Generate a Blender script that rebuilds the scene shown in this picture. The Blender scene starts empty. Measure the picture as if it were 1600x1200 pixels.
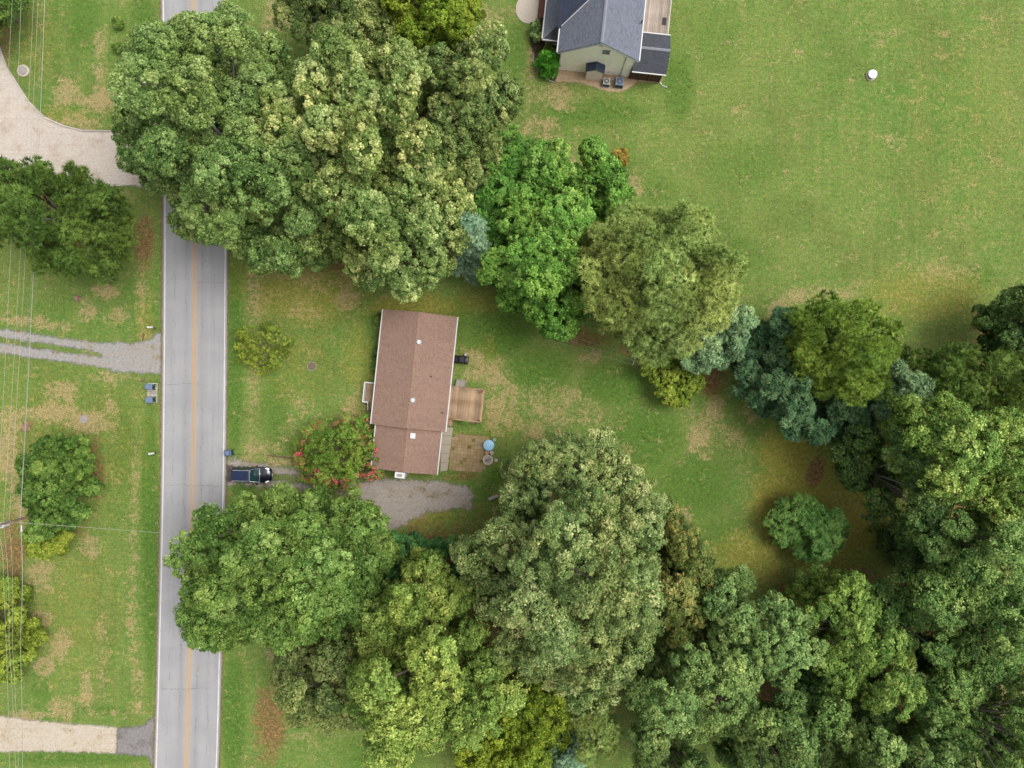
import bpy, math
import numpy as np
from mathutils import Vector

# ------------------------------------------------------------------ scene, camera, light
scene = bpy.context.scene
COL = scene.collection
H = 80.0            # camera height (m)
FPX = 1040.0        # focal length in photo pixels (1600 wide)
cam_d = bpy.data.cameras.new('camera')
cam_d.sensor_width = 36.0
cam_d.lens = 36.0 * FPX / 1600.0
cam_d.clip_start = 0.5
cam_d.clip_end = 6000
cam = bpy.data.objects.new('camera', cam_d)
cam.location = (0, 0, H)
cam.rotation_euler = (0, 0, 0)
COL.objects.link(cam)
scene.camera = cam

SUN_EL, SUN_AZ = 60.0, 78.0      # azimuth clockwise from +Y: light from the upper right
world = bpy.data.worlds.new('World')
scene.world = world
world.use_nodes = True
wn = world.node_tree
bgn = wn.nodes['Background']
sky = wn.nodes.new('ShaderNodeTexSky')
sky.sky_type = 'NISHITA'
sky.sun_disc = False
sky.sun_elevation = math.radians(SUN_EL)
sky.sun_rotation = math.radians(SUN_AZ)
sky.dust_density = 3.0
hsv = wn.nodes.new('ShaderNodeHueSaturation')
hsv.inputs['Saturation'].default_value = 0.08      # clouded over: a whitish sky
wn.links.new(sky.outputs['Color'], hsv.inputs['Color'])
wn.links.new(hsv.outputs['Color'], bgn.inputs['Color'])
bgn.inputs['Strength'].default_value = 0.13
sun_d = bpy.data.lights.new('sun', 'SUN')
sun_d.energy = 1.25
sun_d.angle = math.radians(34)
sun_d.color = (1.0, 0.965, 0.91)
sun = bpy.data.objects.new('sun', sun_d)
az, el = math.radians(SUN_AZ), math.radians(SUN_EL)
to_sun = Vector((math.sin(az) * math.cos(el), math.cos(az) * math.cos(el), math.sin(el)))
sun.rotation_euler = to_sun.to_track_quat('Z', 'Y').to_euler()
sun.location = (0, 0, 120)
COL.objects.link(sun)
scene.view_settings.view_transform = 'Standard'
scene.view_settings.look = 'None'
scene.view_settings.gamma = 1.0
scene.view_settings.use_curve_mapping = False
scene.view_settings.exposure = 1.22
scene.cycles.max_bounces = 6
scene.cycles.diffuse_bounces = 3
scene.cycles.transparent_max_bounces = 6

# ------------------------------------------------------------------ helpers
RNG = np.random.default_rng(7)
EXPO = 2.25         # display value of a white ground surface, used to turn photo colours into albedo


def lin(c):
    c = c / 255.0
    return c / 12.92 if c <= 0.04045 else ((c + 0.055) / 1.055) ** 2.4


def A(r, g, b, k=1.0):
    """photo colour (0..255) to surface albedo"""
    return tuple(min(0.9, lin(v) / EXPO * k) for v in (r, g, b)) + (1.0,)


def W(px, py, z=0.0):
    s = (H - z) / FPX
    return ((px - 800) * s, (600 - py) * s, z)


def M(npx, z=0.0):
    return npx * (H - z) / FPX


class NT:
    """tiny helper around a node tree"""
    def __init__(self, mat):
        self.nt = mat.node_tree
        self.n = self.nt.nodes
        self.l = self.nt.links

    def put(self, sock, v):
        if isinstance(v, bpy.types.NodeSocket):
            self.l.new(v, sock)
        elif v is not None:
            if isinstance(v, tuple) and len(v) == 4 and sock.type == 'VECTOR':
                v = v[:3]
            sock.default_value = v

    def pos(self):
        return self.n.new('ShaderNodeNewGeometry').outputs['Position']

    def obj(self):
        return self.n.new('ShaderNodeTexCoord').outputs['Object']

    def attr(self, name, out='Fac'):
        a = self.n.new('ShaderNodeAttribute')
        a.attribute_name = name
        return a.outputs[out]

    def noise(self, vec, scale, detail=3.0, rough=0.55, dist=0.0, out='Fac'):
        x = self.n.new('ShaderNodeTexNoise')
        self.put(x.inputs['Vector'], vec)
        x.inputs['Scale'].default_value = scale
        x.inputs['Detail'].default_value = detail
        x.inputs['Roughness'].default_value = rough
        x.inputs['Distortion'].default_value = dist
        return x.outputs[out]

    def vor(self, vec, scale, feature='F1', out='Distance'):
        x = self.n.new('ShaderNodeTexVoronoi')
        x.feature = feature
        self.put(x.inputs['Vector'], vec)
        x.inputs['Scale'].default_value = scale
        return x.outputs[out]

    def mapping(self, vec, scale=(1, 1, 1), rot=(0, 0, 0), loc=(0, 0, 0)):
        x = self.n.new('ShaderNodeMapping')
        self.put(x.inputs['Vector'], vec)
        x.inputs['Scale'].default_value = scale
        x.inputs['Rotation'].default_value = rot
        x.inputs['Location'].default_value = loc
        return x.outputs['Vector']

    def math(self, op, a, b=None, c=None, clamp=False):
        x = self.n.new('ShaderNodeMath')
        x.operation = op
        x.use_clamp = clamp
        self.put(x.inputs[0], a)
        self.put(x.inputs[1], b)
        self.put(x.inputs[2], c)
        return x.outputs[0]

    def step(self, v, lo, hi):
        x = self.n.new('ShaderNodeMapRange')
        x.interpolation_type = 'SMOOTHSTEP'
        self.put(x.inputs['Value'], v)
        x.inputs['From Min'].default_value = lo
        x.inputs['From Max'].default_value = hi
        return x.outputs['Result']

    def rng(self, v, a, b, c, d):
        x = self.n.new('ShaderNodeMapRange')
        self.put(x.inputs['Value'], v)
        for k, q in zip(('From Min', 'From Max', 'To Min', 'To Max'), (a, b, c, d)):
            x.inputs[k].default_value = q
        return x.outputs['Result']

    def mix(self, f, a, b, mode='MIX'):
        x = self.n.new('ShaderNodeMix')
        x.data_type = 'RGBA'
        x.blend_type = mode
        x.clamp_factor = True
        self.put(x.inputs['Factor'], f)
        self.put(x.inputs['A'], a)
        self.put(x.inputs['B'], b)
        return x.outputs['Result']

    def scale(self, col, f):
        x = self.n.new('ShaderNodeVectorMath')
        x.operation = 'SCALE'
        self.put(x.inputs[0], col)
        self.put(x.inputs['Scale'], f)
        return x.outputs['Vector']

    def ramp(self, f, stops):
        x = self.n.new('ShaderNodeValToRGB')
        self.put(x.inputs['Fac'], f)
        e = x.color_ramp.elements
        while len(e) < len(stops):
            e.new(0.5)
        for k, (p, c) in enumerate(stops):
            e[k].position = p
            e[k].color = c
        return x.outputs['Color']

    def sep(self, vec):
        x = self.n.new('ShaderNodeSeparateXYZ')
        self.put(x.inputs[0], vec)
        return x.outputs

    def bump(self, h, strength=0.3, dist=0.05):
        x = self.n.new('ShaderNodeBump')
        self.put(x.inputs['Height'], h)
        x.inputs['Strength'].default_value = strength
        x.inputs['Distance'].default_value = dist
        return x.outputs['Normal']


def new_mat(name):
    m = bpy.data.materials.new(name)
    m.use_nodes = True
    t = NT(m)
    b = t.n['Principled BSDF']
    return m, t, b


def plain(name, col, rough=0.7, metal=0.0, var=0.12, scale=3.0, dirt=None, spec=0.4):
    """coloured material with mottling, optional dirt colour"""
    m, t, b = new_mat(name)
    o = t.obj()
    n1 = t.noise(o, scale, 4)
    n2 = t.noise(o, scale * 9, 2)
    f = t.rng(t.math('ADD', t.math('MULTIPLY', n1, 0.65), t.math('MULTIPLY', n2, 0.35)), 0.3, 0.7, 1 - var, 1 + var)
    c = t.scale(col, f)
    if dirt:
        c = t.mix(t.math('MULTIPLY', t.step(n1, 0.5, 0.75), 0.7), c, dirt)
    t.put(b.inputs['Base Color'], c)
    b.inputs['Roughness'].default_value = rough
    b.inputs['Metallic'].default_value = metal
    b.inputs['Specular IOR Level'].default_value = spec
    return m


class MB:
    """collects vertices and faces of one mesh"""
    def __init__(self):
        self.v, self.f = [], []

    def add(self, v, f):
        k = len(self.v)
        self.v += [tuple(p) for p in v]
        self.f += [tuple(i + k for i in q) for q in f]
        return self

    def box(self, c, s, rz=0.0, top=1.0):
        x, y, z = s[0] / 2, s[1] / 2, s[2] / 2
        ca, sa = math.cos(rz), math.sin(rz)
        v = []
        for dz, k in ((-z, 1.0), (z, top)):
            for dx, dy in ((-x, -y), (x, -y), (x, y), (-x, y)):
                a, b = dx * k, dy * k
                v.append((c[0] + a * ca - b * sa, c[1] + a * sa + b * ca, c[2] + dz))
        return self.add(v, [(3, 2, 1, 0), (4, 5, 6, 7), (0, 1, 5, 4), (1, 2, 6, 5), (2, 3, 7, 6), (3, 0, 4, 7)])

    def prism(self, poly, z0, z1):
        n = len(poly)
        v = [(p[0], p[1], z0) for p in poly] + [(p[0], p[1], z1) for p in poly]
        f = [tuple(range(n - 1, -1, -1)), tuple(range(n, 2 * n))]
        f += [(i, (i + 1) % n, n + (i + 1) % n, n + i) for i in range(n)]
        return self.add(v, f)

    def hull8(self, bottom, top):
        """box from 4 bottom and 4 top points (both counter-clockwise from above)"""
        return self.add(list(bottom) + list(top), [(3, 2, 1, 0), (4, 5, 6, 7), (0, 1, 5, 4), (1, 2, 6, 5), (2, 3, 7, 6), (3, 0, 4, 7)])

    def extr(self, pts, d):
        """solid from a planar polygon of 3-D points pushed along d"""
        n = len(pts)
        q = [(p[0] + d[0], p[1] + d[1], p[2] + d[2]) for p in pts]
        f = [tuple(range(n - 1, -1, -1)), tuple(range(n, 2 * n))]
        f += [(i, (i + 1) % n, n + (i + 1) % n, n + i) for i in range(n)]
        return self.add(list(pts) + q, f)

    def cyl(self, c, r, h, n=16, r2=None, z0=None):
        r2 = r if r2 is None else r2
        v = []
        for k, (rr, z) in enumerate(((r, c[2]), (r2, c[2] + h))):
            v += [(c[0] + rr * math.cos(2 * math.pi * i / n), c[1] + rr * math.sin(2 * math.pi * i / n), z) for i in range(n)]
        f = [tuple(range(n - 1, -1, -1)), tuple(range(n, 2 * n))]
        f += [(i, (i + 1) % n, n + (i + 1) % n, n + i) for i in range(n)]
        return self.add(v, f)

    def lathe(self, prof, c=(0, 0, 0), n=20):
        v, f = [], []
        for r, z in prof:
            v += [(c[0] + r * math.cos(2 * math.pi * i / n), c[1] + r * math.sin(2 * math.pi * i / n), c[2] + z) for i in range(n)]
        for k in range(len(prof) - 1):
            f += [(k * n + i, k * n + (i + 1) % n, (k + 1) * n + (i + 1) % n, (k + 1) * n + i) for i in range(n)]
        f.append(tuple(range(n - 1, -1, -1)))
        f.append(tuple(range((len(prof) - 1) * n, len(prof) * n)))
        return self.add(v, f)

    def tube(self, path, radii, n=6):
        path = [Vector(p) for p in path]
        if not isinstance(radii, (list, tuple)):
            radii = [radii] * len(path)
        v, f = [], []
        for k, p in enumerate(path):
            d = (path[min(k + 1, len(path) - 1)] - path[max(k - 1, 0)]).normalized()
            u = d.cross(Vector((0.31, 0.87, 0.38)))
            if u.length < 0.05:
                u = d.cross(Vector((1, 0, 0)))
            u.normalize()
            w = d.cross(u)
            for i in range(n):
                a = 2 * math.pi * i / n
                v.append(p + (u * math.cos(a) + w * math.sin(a)) * radii[k])
        for k in range(len(path) - 1):
            f += [(k * n + i, k * n + (i + 1) % n, (k + 1) * n + (i + 1) % n, (k + 1) * n + i) for i in range(n)]
        f.append(tuple(range(n - 1, -1, -1)))
        f.append(tuple(range((len(path) - 1) * n, len(path) * n)))
        return self.add(v, f)

    def mesh(self, name, mat, smooth=False):
        me = bpy.data.meshes.new(name)
        me.from_pydata(self.v, [], self.f)
        me.materials.append(mat)
        if smooth:
            me.polygons.foreach_set('use_smooth', [True] * len(me.polygons))
            me.set_sharp_from_angle(angle=math.radians(40))
        me.update()
        return me


def obj(name, mb, mat, parent=None, loc=None, rz=None, smooth=False, bevel=0.0, data=None):
    me = data if data is not None else mb.mesh(name, mat, smooth)
    o = bpy.data.objects.new(name, me)
    COL.objects.link(o)
    if parent is not None:
        o.parent = parent
    if loc is not None:
        o.location = loc
    if rz is not None:
        o.rotation_euler = (0, 0, rz)
    if bevel:
        b = o.modifiers.new('bevel', 'BEVEL')
        b.width = bevel
        b.segments = 2
        b.limit_method = 'ANGLE'
    return o


def tag(o, label=None, cat=None, group=None, kind=None):
    for k, v in (('label', label), ('category', cat), ('group', group), ('kind', kind)):
        if v:
            o[k] = v
    return o


def thing(name, label, cat, loc=(0, 0, 0), rz=0.0, group=None):
    o = bpy.data.objects.new(name, None)
    o.empty_display_size = 0.3
    COL.objects.link(o)
    o.location = loc
    o.rotation_euler = (0, 0, rz)
    return tag(o, label, cat, group)


def copy_thing(src, loc, rz, label):
    r = src.copy()
    COL.objects.link(r)
    r.location = loc
    r.rotation_euler = (0, 0, rz)
    r['label'] = label
    for ch in src.children:
        c = ch.copy()
        COL.objects.link(c)
        c.parent = r
        for g in ch.children:
            d = g.copy()
            COL.objects.link(d)
            d.parent = c
    return r


def np_mesh(name, verts, faces, mat, attrs=None, k=3):
    """fast mesh from numpy arrays; faces (n,k)"""
    me = bpy.data.meshes.new(name)
    nv, nf = len(verts), len(faces)
    me.vertices.add(nv)
    me.vertices.foreach_set('co', np.ascontiguousarray(verts, dtype=np.float32).ravel())
    me.loops.add(nf * k)
    me.loops.foreach_set('vertex_index', np.ascontiguousarray(faces, dtype=np.int32).ravel())
    me.polygons.add(nf)
    me.polygons.foreach_set('loop_start', np.arange(0, nf * k, k, dtype=np.int32))
    for an, av in (attrs or {}).items():
        a = me.attributes.new(an, 'FLOAT', 'POINT')
        a.data.foreach_set('value', np.ascontiguousarray(av, dtype=np.float32))
    me.materials.append(mat)
    me.update(calc_edges=True)
    return me


def in_poly(x, y, poly):
    p = np.asarray(poly, float)
    r = np.zeros(np.shape(x), bool)
    j = len(p) - 1
    for i in range(len(p)):
        xi, yi, xj, yj = p[i, 0], p[i, 1], p[j, 0], p[j, 1]
        c = ((yi > y) != (yj > y)) & (x < (xj - xi) * (y - yi) / (yj - yi + 1e-12) + xi)
        r ^= c
        j = i
    return r


def poly_sd(x, y, poly):
    """signed distance, negative inside"""
    p = np.asarray(poly, float)
    d = np.full(np.shape(x), 1e9)
    for i in range(len(p)):
        a, b = p[i - 1], p[i]
        ab = b - a
        t = np.clip(((x - a[0]) * ab[0] + (y - a[1]) * ab[1]) / (ab @ ab + 1e-12), 0, 1)
        d = np.minimum(d, np.hypot(x - a[0] - t * ab[0], y - a[1] - t * ab[1]))
    return np.where(in_poly(x, y, poly), -d, d)


def WP(pts, z=0.0):
    return [W(x, y, z)[:2] for x, y in pts]


# ------------------------------------------------------------------ ground cover map (photo pixels, on the ground)
# each blob: x, y, rx, ry, strength, rotation (degrees)
DRY = [(870, 645, 75, 38, .42, 15), (785, 625, 32, 60, .68, 0), (745, 575, 30, 24, .7, 0), (490, 440, 60, 40, .45, 0), (1100, 670, 40, 50, .45, 0), (105, 145, 26, 26, 0.9, 0), (165, 158, 45, 22, 1, 0), (155, 95, 14, 50, 0.7, 0), (130, 190, 60, 12, 0.6, 10), (222, 440, 10, 110, 0.6, 0), (165, 455, 26, 14, 0.8, 0), (135, 485, 14, 24, 0.8, 0), (185, 492, 18, 16, 0.7, 0), (50, 505, 70, 10, 0.8, 8), (95, 612, 34, 16, 0.9, 0), (85, 645, 48, 18, 0.9, 0), (140, 660, 44, 20, 1, 0), (175, 590, 40, 10, 0.7, 0), (20, 655, 34, 22, 0.9, 0), (8, 710, 26, 50, 1, 0), (35, 770, 22, 60, 0.8, 0), (211, 800, 8, 190, 0.45, 0), (175, 650, 14, 40, 0.5, 0), (205, 960, 9, 90, 0.6, 0), (215, 1060, 9, 60, 0.6, 0), (135, 1080, 12, 40, 0.8, 0), (95, 1010, 22, 30, 0.8, 0), (70, 1040, 20, 20, 0.9, 0), (65, 965, 20, 14, 0.8, 0), (160, 1000, 10, 90, 0.45, 0), (100, 1105, 30, 22, 0.7, 0), (50, 1118, 50, 8, 0.9, 0), (180, 1115, 60, 6, 0.6, 0), (140, 855, 20, 20, 0.8, 0), (60, 900, 30, 30, 0.7, 0), (397, 450, 14, 60, 0.7, 0), (395, 600, 11, 110, 0.5, 0), (430, 420, 45, 22, 0.8, 0), (545, 465, 26, 30, 0.6, 0), (470, 480, 60, 40, 0.3, 0), (470, 650, 30, 40, 0.4, 0), (410, 700, 40, 14, 0.7, 0), (440, 722, 45, 10, 0.8, 0), (385, 725, 30, 10, 0.8, 0), (560, 640, 24, 40, 0.7, 0), (425, 1010, 18, 40, 0.5, 0), (480, 1150, 30, 12, 0.5, 0), (742, 562, 18, 18, 0.8, 0), (770, 590, 22, 40, 0.7, 0), (780, 645, 24, 40, 0.85, 0), (700, 585, 8, 30, 0.9, 0), (860, 650, 50, 22, 0.55, 20), (905, 625, 60, 14, 0.5, 30), (940, 665, 40, 12, 0.45, 0), (830, 670, 30, 30, 0.5, 0), (925, 558, 17, 13, 0.9, 0), (1090, 682, 24, 26, 0.8, 0), (1115, 640, 20, 24, 0.7, 0), (1062, 812, 20, 24, 0.8, 0), (1140, 690, 30, 20, 0.5, 0), (1020, 640, 20, 12, 0.4, 0), (990, 700, 50, 20, 0.25, 0), (1215, 480, 26, 14, 0.9, -30), (1260, 462, 90, 14, 0.6, -6), (1330, 440, 50, 12, 0.22, 0), (1400, 222, 18, 22, 0.44, 0), (1490, 300, 40, 16, 0.22, -30), (1545, 250, 26, 16, 0.28, 0), (1470, 425, 70, 34, 0.33, 0), (1500, 350, 40, 20, 0.22, -30), (1230, 85, 24, 20, 0.22, 0), (1160, 170, 20, 14, 0.22, 0), (1420, 120, 16, 10, 0.22, 0), (1150, 70, 24, 12, 0.17, 0), (1440, 60, 90, 24, 0.14, 0), (1530, 60, 40, 40, 0.17, 0), (1360, 330, 40, 30, 0.14, 0), (870, 150, 55, 26, 0.65, 10), (845, 205, 40, 30, 0.6, 0), (830, 100, 10, 40, 0.6, 0), (770, 20, 40, 40, 0.35, 0), (900, 240, 40, 20, 0.4, 0), (990, 290, 20, 24, 0.6, 0), (1180, 640, 24, 40, 0.5, 20), (1170, 610, 20, 14, 0.6, 0), (440, 20, 30, 50, 0.7, 0), (418, 60, 16, 40, 0.6, 0)]
LUSH = [(225, 60, 24, 90, .9, 0), (130, 30, 30, 60, .7, 0), (235, 850, 17, 260, 1, 0), (195, 700, 20, 90, .6, 0), (185, 650, 30, 60, .5, 0), (366, 560, 16, 190, 1, 0), (364, 1120, 22, 110, 1, 0),
        (430, 640, 30, 60, .7, 0), (450, 690, 40, 24, .7, 0), (500, 590, 30, 40, .4, 0), (720, 500, 30, 40, .7, 0), (780, 520, 60, 45, 1, 0), (840, 580, 60, 40, .9, 0), (960, 600, 60, 40, .9, 0), (1010, 680, 70, 60, .85, 0), (1080, 760, 70, 60, .8, 0),
        (1130, 840, 60, 40, .6, 0), (775, 745, 14, 26, 1, 30), (765, 690, 8, 30, .8, 0), (760, 770, 26, 12, .7, 0), (380, 765, 24, 14, .9, 0), (120, 1185, 130, 14, .9, 0), (600, 1180, 90, 40, .8, 0), (590, 560, 5, 90, 1, -6),
        (800, 90, 20, 60, .7, 0), (930, 175, 100, 26, .8, 0), (1060, 130, 30, 70, .8, 0), (1120, 60, 50, 70, .5, 0), (1160, 260, 80, 50, .6, 0), (1160, 400, 60, 40, .6, 0), (1300, 90, 50, 60, .4, 0), (1530, 430, 30, 26, .7, 0), (1230, 330, 60, 40, .4, 0), (1440, 240, 40, 40, .3, 0), (1030, 300, 40, 30, .5, 0), (1100, 350, 40, 40, .4, 0),
        (200, 480, 30, 30, .4, 0), (90, 480, 30, 40, .4, 0), (150, 430, 50, 20, .5, 0), (110, 950, 30, 60, .4, 0), (150, 1110, 60, 10, .8, 0), (60, 1080, 20, 20, .6, 0), (870, 690, 30, 20, .6, 0)]
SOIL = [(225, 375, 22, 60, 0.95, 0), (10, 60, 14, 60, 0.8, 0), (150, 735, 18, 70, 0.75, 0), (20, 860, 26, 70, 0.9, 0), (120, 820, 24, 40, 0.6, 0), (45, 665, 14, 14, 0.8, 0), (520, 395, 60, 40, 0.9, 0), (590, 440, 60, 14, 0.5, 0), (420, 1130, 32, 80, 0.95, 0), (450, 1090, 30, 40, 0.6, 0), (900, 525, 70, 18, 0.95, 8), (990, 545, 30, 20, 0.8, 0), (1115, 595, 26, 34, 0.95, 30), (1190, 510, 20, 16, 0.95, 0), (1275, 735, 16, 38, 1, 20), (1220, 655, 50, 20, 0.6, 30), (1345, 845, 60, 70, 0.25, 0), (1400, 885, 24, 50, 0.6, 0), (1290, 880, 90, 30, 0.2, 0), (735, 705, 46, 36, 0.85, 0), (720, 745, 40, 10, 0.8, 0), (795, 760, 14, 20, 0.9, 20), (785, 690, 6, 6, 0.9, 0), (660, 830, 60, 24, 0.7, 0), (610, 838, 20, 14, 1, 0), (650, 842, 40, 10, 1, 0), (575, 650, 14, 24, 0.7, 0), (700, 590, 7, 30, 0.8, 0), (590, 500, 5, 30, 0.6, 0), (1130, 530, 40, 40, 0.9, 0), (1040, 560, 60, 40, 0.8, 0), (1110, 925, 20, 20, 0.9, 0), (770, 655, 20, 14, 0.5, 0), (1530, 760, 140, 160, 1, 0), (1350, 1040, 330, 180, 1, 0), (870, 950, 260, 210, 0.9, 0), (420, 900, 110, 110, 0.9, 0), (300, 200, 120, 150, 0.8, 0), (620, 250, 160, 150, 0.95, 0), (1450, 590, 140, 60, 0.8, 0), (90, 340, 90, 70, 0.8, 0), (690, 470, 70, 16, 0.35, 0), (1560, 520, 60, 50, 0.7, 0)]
OLIVE = [(480, 455, 110, 60, .75, 0), (460, 560, 80, 90, .4, 0), (560, 560, 30, 90, .5, 0), (1235, 715, 60, 46, 1, 20), (1215, 790, 50, 70, .95, 0), (1110, 605, 20, 26, .6, 0), (1300, 800, 110, 110, .9, 0), (1180, 870, 80, 50, .7, 0), (650, 480, 90, 26, .8, 0), (760, 470, 60, 24, .6, 0), (90, 700, 180, 160, .4, 0), (110, 950, 100, 160, .35, 0), (70, 800, 60, 60, .5, 0), (1500, 200, 120, 200, .25, 0),
         (1450, 460, 120, 50, .6, 0), (400, 430, 60, 60, .5, 0), (690, 560, 60, 20, .4, 0), (760, 560, 30, 40, .5, 0), (640, 800, 90, 40, .7, 0), (500, 700, 60, 40, .4, 0), (560, 650, 30, 30, .6, 0), (780, 660, 40, 40, .5, 0), (225, 500, 16, 60, .6, 0), (100, 190, 60, 30, .5, 0), (60, 60, 40, 80, .4, 0)]


def blobs(lst, x, y):
    out = np.zeros(np.shape(x), np.float32)
    px, py = x * FPX / H + 800, 600 - y * FPX / H
    for bx, by, rx, ry, s, rot in lst:
        a = math.radians(rot)
        dx, dy = px - bx, py - by
        u = (dx * math.cos(a) + dy * math.sin(a)) / (rx * 1.25)
        v = (-dx * math.sin(a) + dy * math.cos(a)) / (ry * 1.25)
        q = np.clip(1 - (u * u + v * v), 0, 1)
        out = np.maximum(out, s * q * q * (3 - 2 * q))
    return out


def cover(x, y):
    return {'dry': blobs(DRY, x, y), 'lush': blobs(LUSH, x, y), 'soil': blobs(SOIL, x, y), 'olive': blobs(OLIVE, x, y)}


def lawn_colour(t):
    p = t.pos()
    flat = t.mapping(p, scale=(1, 1, 0))
    big = t.noise(flat, 0.045, 4)
    mid = t.noise(flat, 0.42, 5, 0.6)
    small = t.noise(flat, 2.4, 4, 0.65)
    fine = t.noise(flat, 11.0, 3, 0.7)
    streak = t.noise(t.mapping(flat, scale=(0.35, 2.6, 1), rot=(0, 0, math.radians(38))), 1.0, 4, 0.65)
    stripe = t.noise(t.mapping(flat, scale=(1.1, 0.045, 1)), 1.0, 3, 0.6)
    tiny = t.noise(flat, 5.5, 4, 0.75)
    clump = t.noise(flat, 1.1, 5, 0.7, 0.6)
    c = t.mix(t.step(big, 0.35, 0.65), A(129, 151, 73), A(104, 142, 60))
    c = t.mix(t.math('MULTIPLY', t.step(clump, 0.4, 0.68), 0.8), c, A(144, 152, 84))
    c = t.mix(t.math('MULTIPLY', t.step(streak, 0.42, 0.7), 0.55), c, A(98, 132, 56))
    soft = t.noise(t.mapping(flat, loc=(40, 9, 0)), 0.13, 4, 0.6, 0.4)
    c = t.mix(t.math('MULTIPLY', t.step(soft, 0.44, 0.66), 0.6), c, A(112, 128, 62))
    c = t.mix(t.math('MULTIPLY', t.step(stripe, 0.42, 0.66), 0.4), c, A(140, 152, 78))
    n1 = t.math('MULTIPLY', t.math('SUBTRACT', mid, 0.5), 1.5)
    n2 = t.math('MULTIPLY', t.math('SUBTRACT', clump, 0.5), 1.6)
    n3 = t.math('MULTIPLY', t.math('SUBTRACT', small, 0.5), 1.1)
    n4 = t.math('MULTIPLY', t.math('SUBTRACT', tiny, 0.5), 1.1)
    n12 = t.math('ADD', n1, n2)
    n34 = t.math('ADD', n3, n4)
    w = t.math('ADD', n12, n34)
    lush = t.math('MULTIPLY', t.step(t.math('ADD', t.attr('lush'), t.math('MULTIPLY', w, 0.55)), 0.12, 0.95), 0.85)
    c = t.mix(lush, c, t.mix(small, A(74, 114, 38), A(106, 142, 56)))
    ol = t.math('MULTIPLY', t.step(t.math('ADD', t.attr('olive'), t.math('MULTIPLY', w, 0.5)), 0.1, 1.0), 0.85)
    c = t.mix(ol, c, t.mix(small, A(146, 142, 52), A(170, 160, 78)))
    vein = t.math('MULTIPLY', t.math('SUBTRACT', 1.0, t.step(t.math('ABSOLUTE', t.math('SUBTRACT', t.noise(flat, 0.75, 3, 0.5, 0.8), 0.5)), 0.0, 0.022)), t.step(t.attr('dry'), 0.2, 0.5))
    dry = t.step(t.math('ADD', t.math('ADD', t.math('MULTIPLY', t.attr('dry'), 0.95), 0.04), t.math('ADD', t.math('MULTIPLY', w, 1.3), t.math('MULTIPLY', vein, 0.35))), 0.2, 1.05)
    c = t.mix(t.math('MULTIPLY', dry, 0.8), c, t.mix(fine, A(158, 140, 90), A(206, 182, 136)))
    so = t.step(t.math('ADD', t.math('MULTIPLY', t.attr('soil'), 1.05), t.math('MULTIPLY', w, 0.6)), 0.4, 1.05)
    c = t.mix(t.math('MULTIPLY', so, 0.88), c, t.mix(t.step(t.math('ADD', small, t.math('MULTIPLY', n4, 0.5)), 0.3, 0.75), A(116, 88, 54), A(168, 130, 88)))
    fleck = t.step(t.noise(flat, 6.5, 2, 0.5), 0.68, 0.74)
    c = t.mix(t.math('MULTIPLY', fleck, 0.3), c, A(200, 182, 132))
    f = t.math('MULTIPLY', t.rng(fine, 0.25, 0.75, 0.72, 1.72), t.math('MULTIPLY', t.rng(small, 0.32, 0.68, 0.83, 1.17), t.rng(tiny, 0.34, 0.66, 0.74, 1.26)))
    return t.scale(c, f), fine, small


m_lawn, t, b = new_mat('lawn')
c, fine, small = lawn_colour(t)
t.put(b.inputs['Base Color'], c)
b.inputs['Roughness'].default_value = 0.9
b.inputs['Specular IOR Level'].default_value = 0.15
t.put(b.inputs['Normal'], t.bump(t.math('ADD', fine, small), 0.8, 0.12))

m_blade, t, b = new_mat('grass_blade')
c, fine, small = lawn_colour(t)
c = t.scale(c, t.rng(t.attr('tint'), 0, 1, 0.95, 1.45))
t.put(b.inputs['Base Color'], c)
b.inputs['Roughness'].default_value = 0.8
b.inputs['Specular IOR Level'].default_value = 0.15

# ------------------------------------------------------------------ road layout
ROAD_C = [(-2600, 262), (-900, 280), (-300, 293), (-20, 302), (150, 304), (380, 305), (600, 303.5), (750, 302), (900, 299), (1000, 296.5), (1100, 294), (1200, 291), (1500, 280), (2200, 245), (3800, 150)]
RY = np.array([p[0] for p in ROAD_C], float)
RX = np.array([p[1] for p in ROAD_C], float)


def road_x(py):
    # smooth interpolation of the centre line
    k = np.interp(py, RY, RX)
    k2 = (np.interp(py - 60, RY, RX) + np.interp(py + 60, RY, RX) + 2 * k) / 4
    return k2


HALF = 48.0

# driveways and other ground surfaces (photo pixels)
PARK_DRIVE = [(-80, 20), (-10, 45), (2, 78), (10, 103), (25, 127), (45, 158), (70, 183), (100, 196), (130, 203), (170, 204), (220, 200), (262, 185), (262, 300), (205, 289), (165, 290), (150, 285), (100, 272), (0, 266), (-80, 268)]
TRACK_A = [(-60, 508), (0, 513), (45, 520), (90, 528), (160, 536), (225, 535), (248, 520), (256, 520), (256, 584), (200, 582), (172, 580), (165, 562), (158, 552), (120, 545), (80, 538), (0, 527), (-60, 521)]
TRACK_B = [(-60, 528), (0, 536), (45, 542), (90, 550), (150, 556), (180, 560), (256, 560), (256, 583), (200, 582), (165, 575), (80, 563), (0, 552), (-60, 545)]
SOUTH_DRIVE = [(-80, 1117), (0, 1119), (40, 1124), (110, 1131), (184, 1136), (183, 1178), (100, 1174), (0, 1175), (-80, 1178)]
SOUTH_APRON = [(184, 1137), (222, 1135), (238, 1122), (250, 1105), (250, 1205), (242, 1204), (230, 1182), (182, 1178)]
HOUSE_DRIVE = [(352, 722), (366, 716), (385, 722), (430, 729), (480, 736), (545, 744), (560, 752), (600, 748), (690, 752), (730, 760), (740, 775), (735, 795), (700, 797), (668, 800), (640, 815), (612, 834), (592, 815), (575, 790), (556, 772), (500, 768), (430, 762), (375, 757), (352, 758)]
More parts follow.
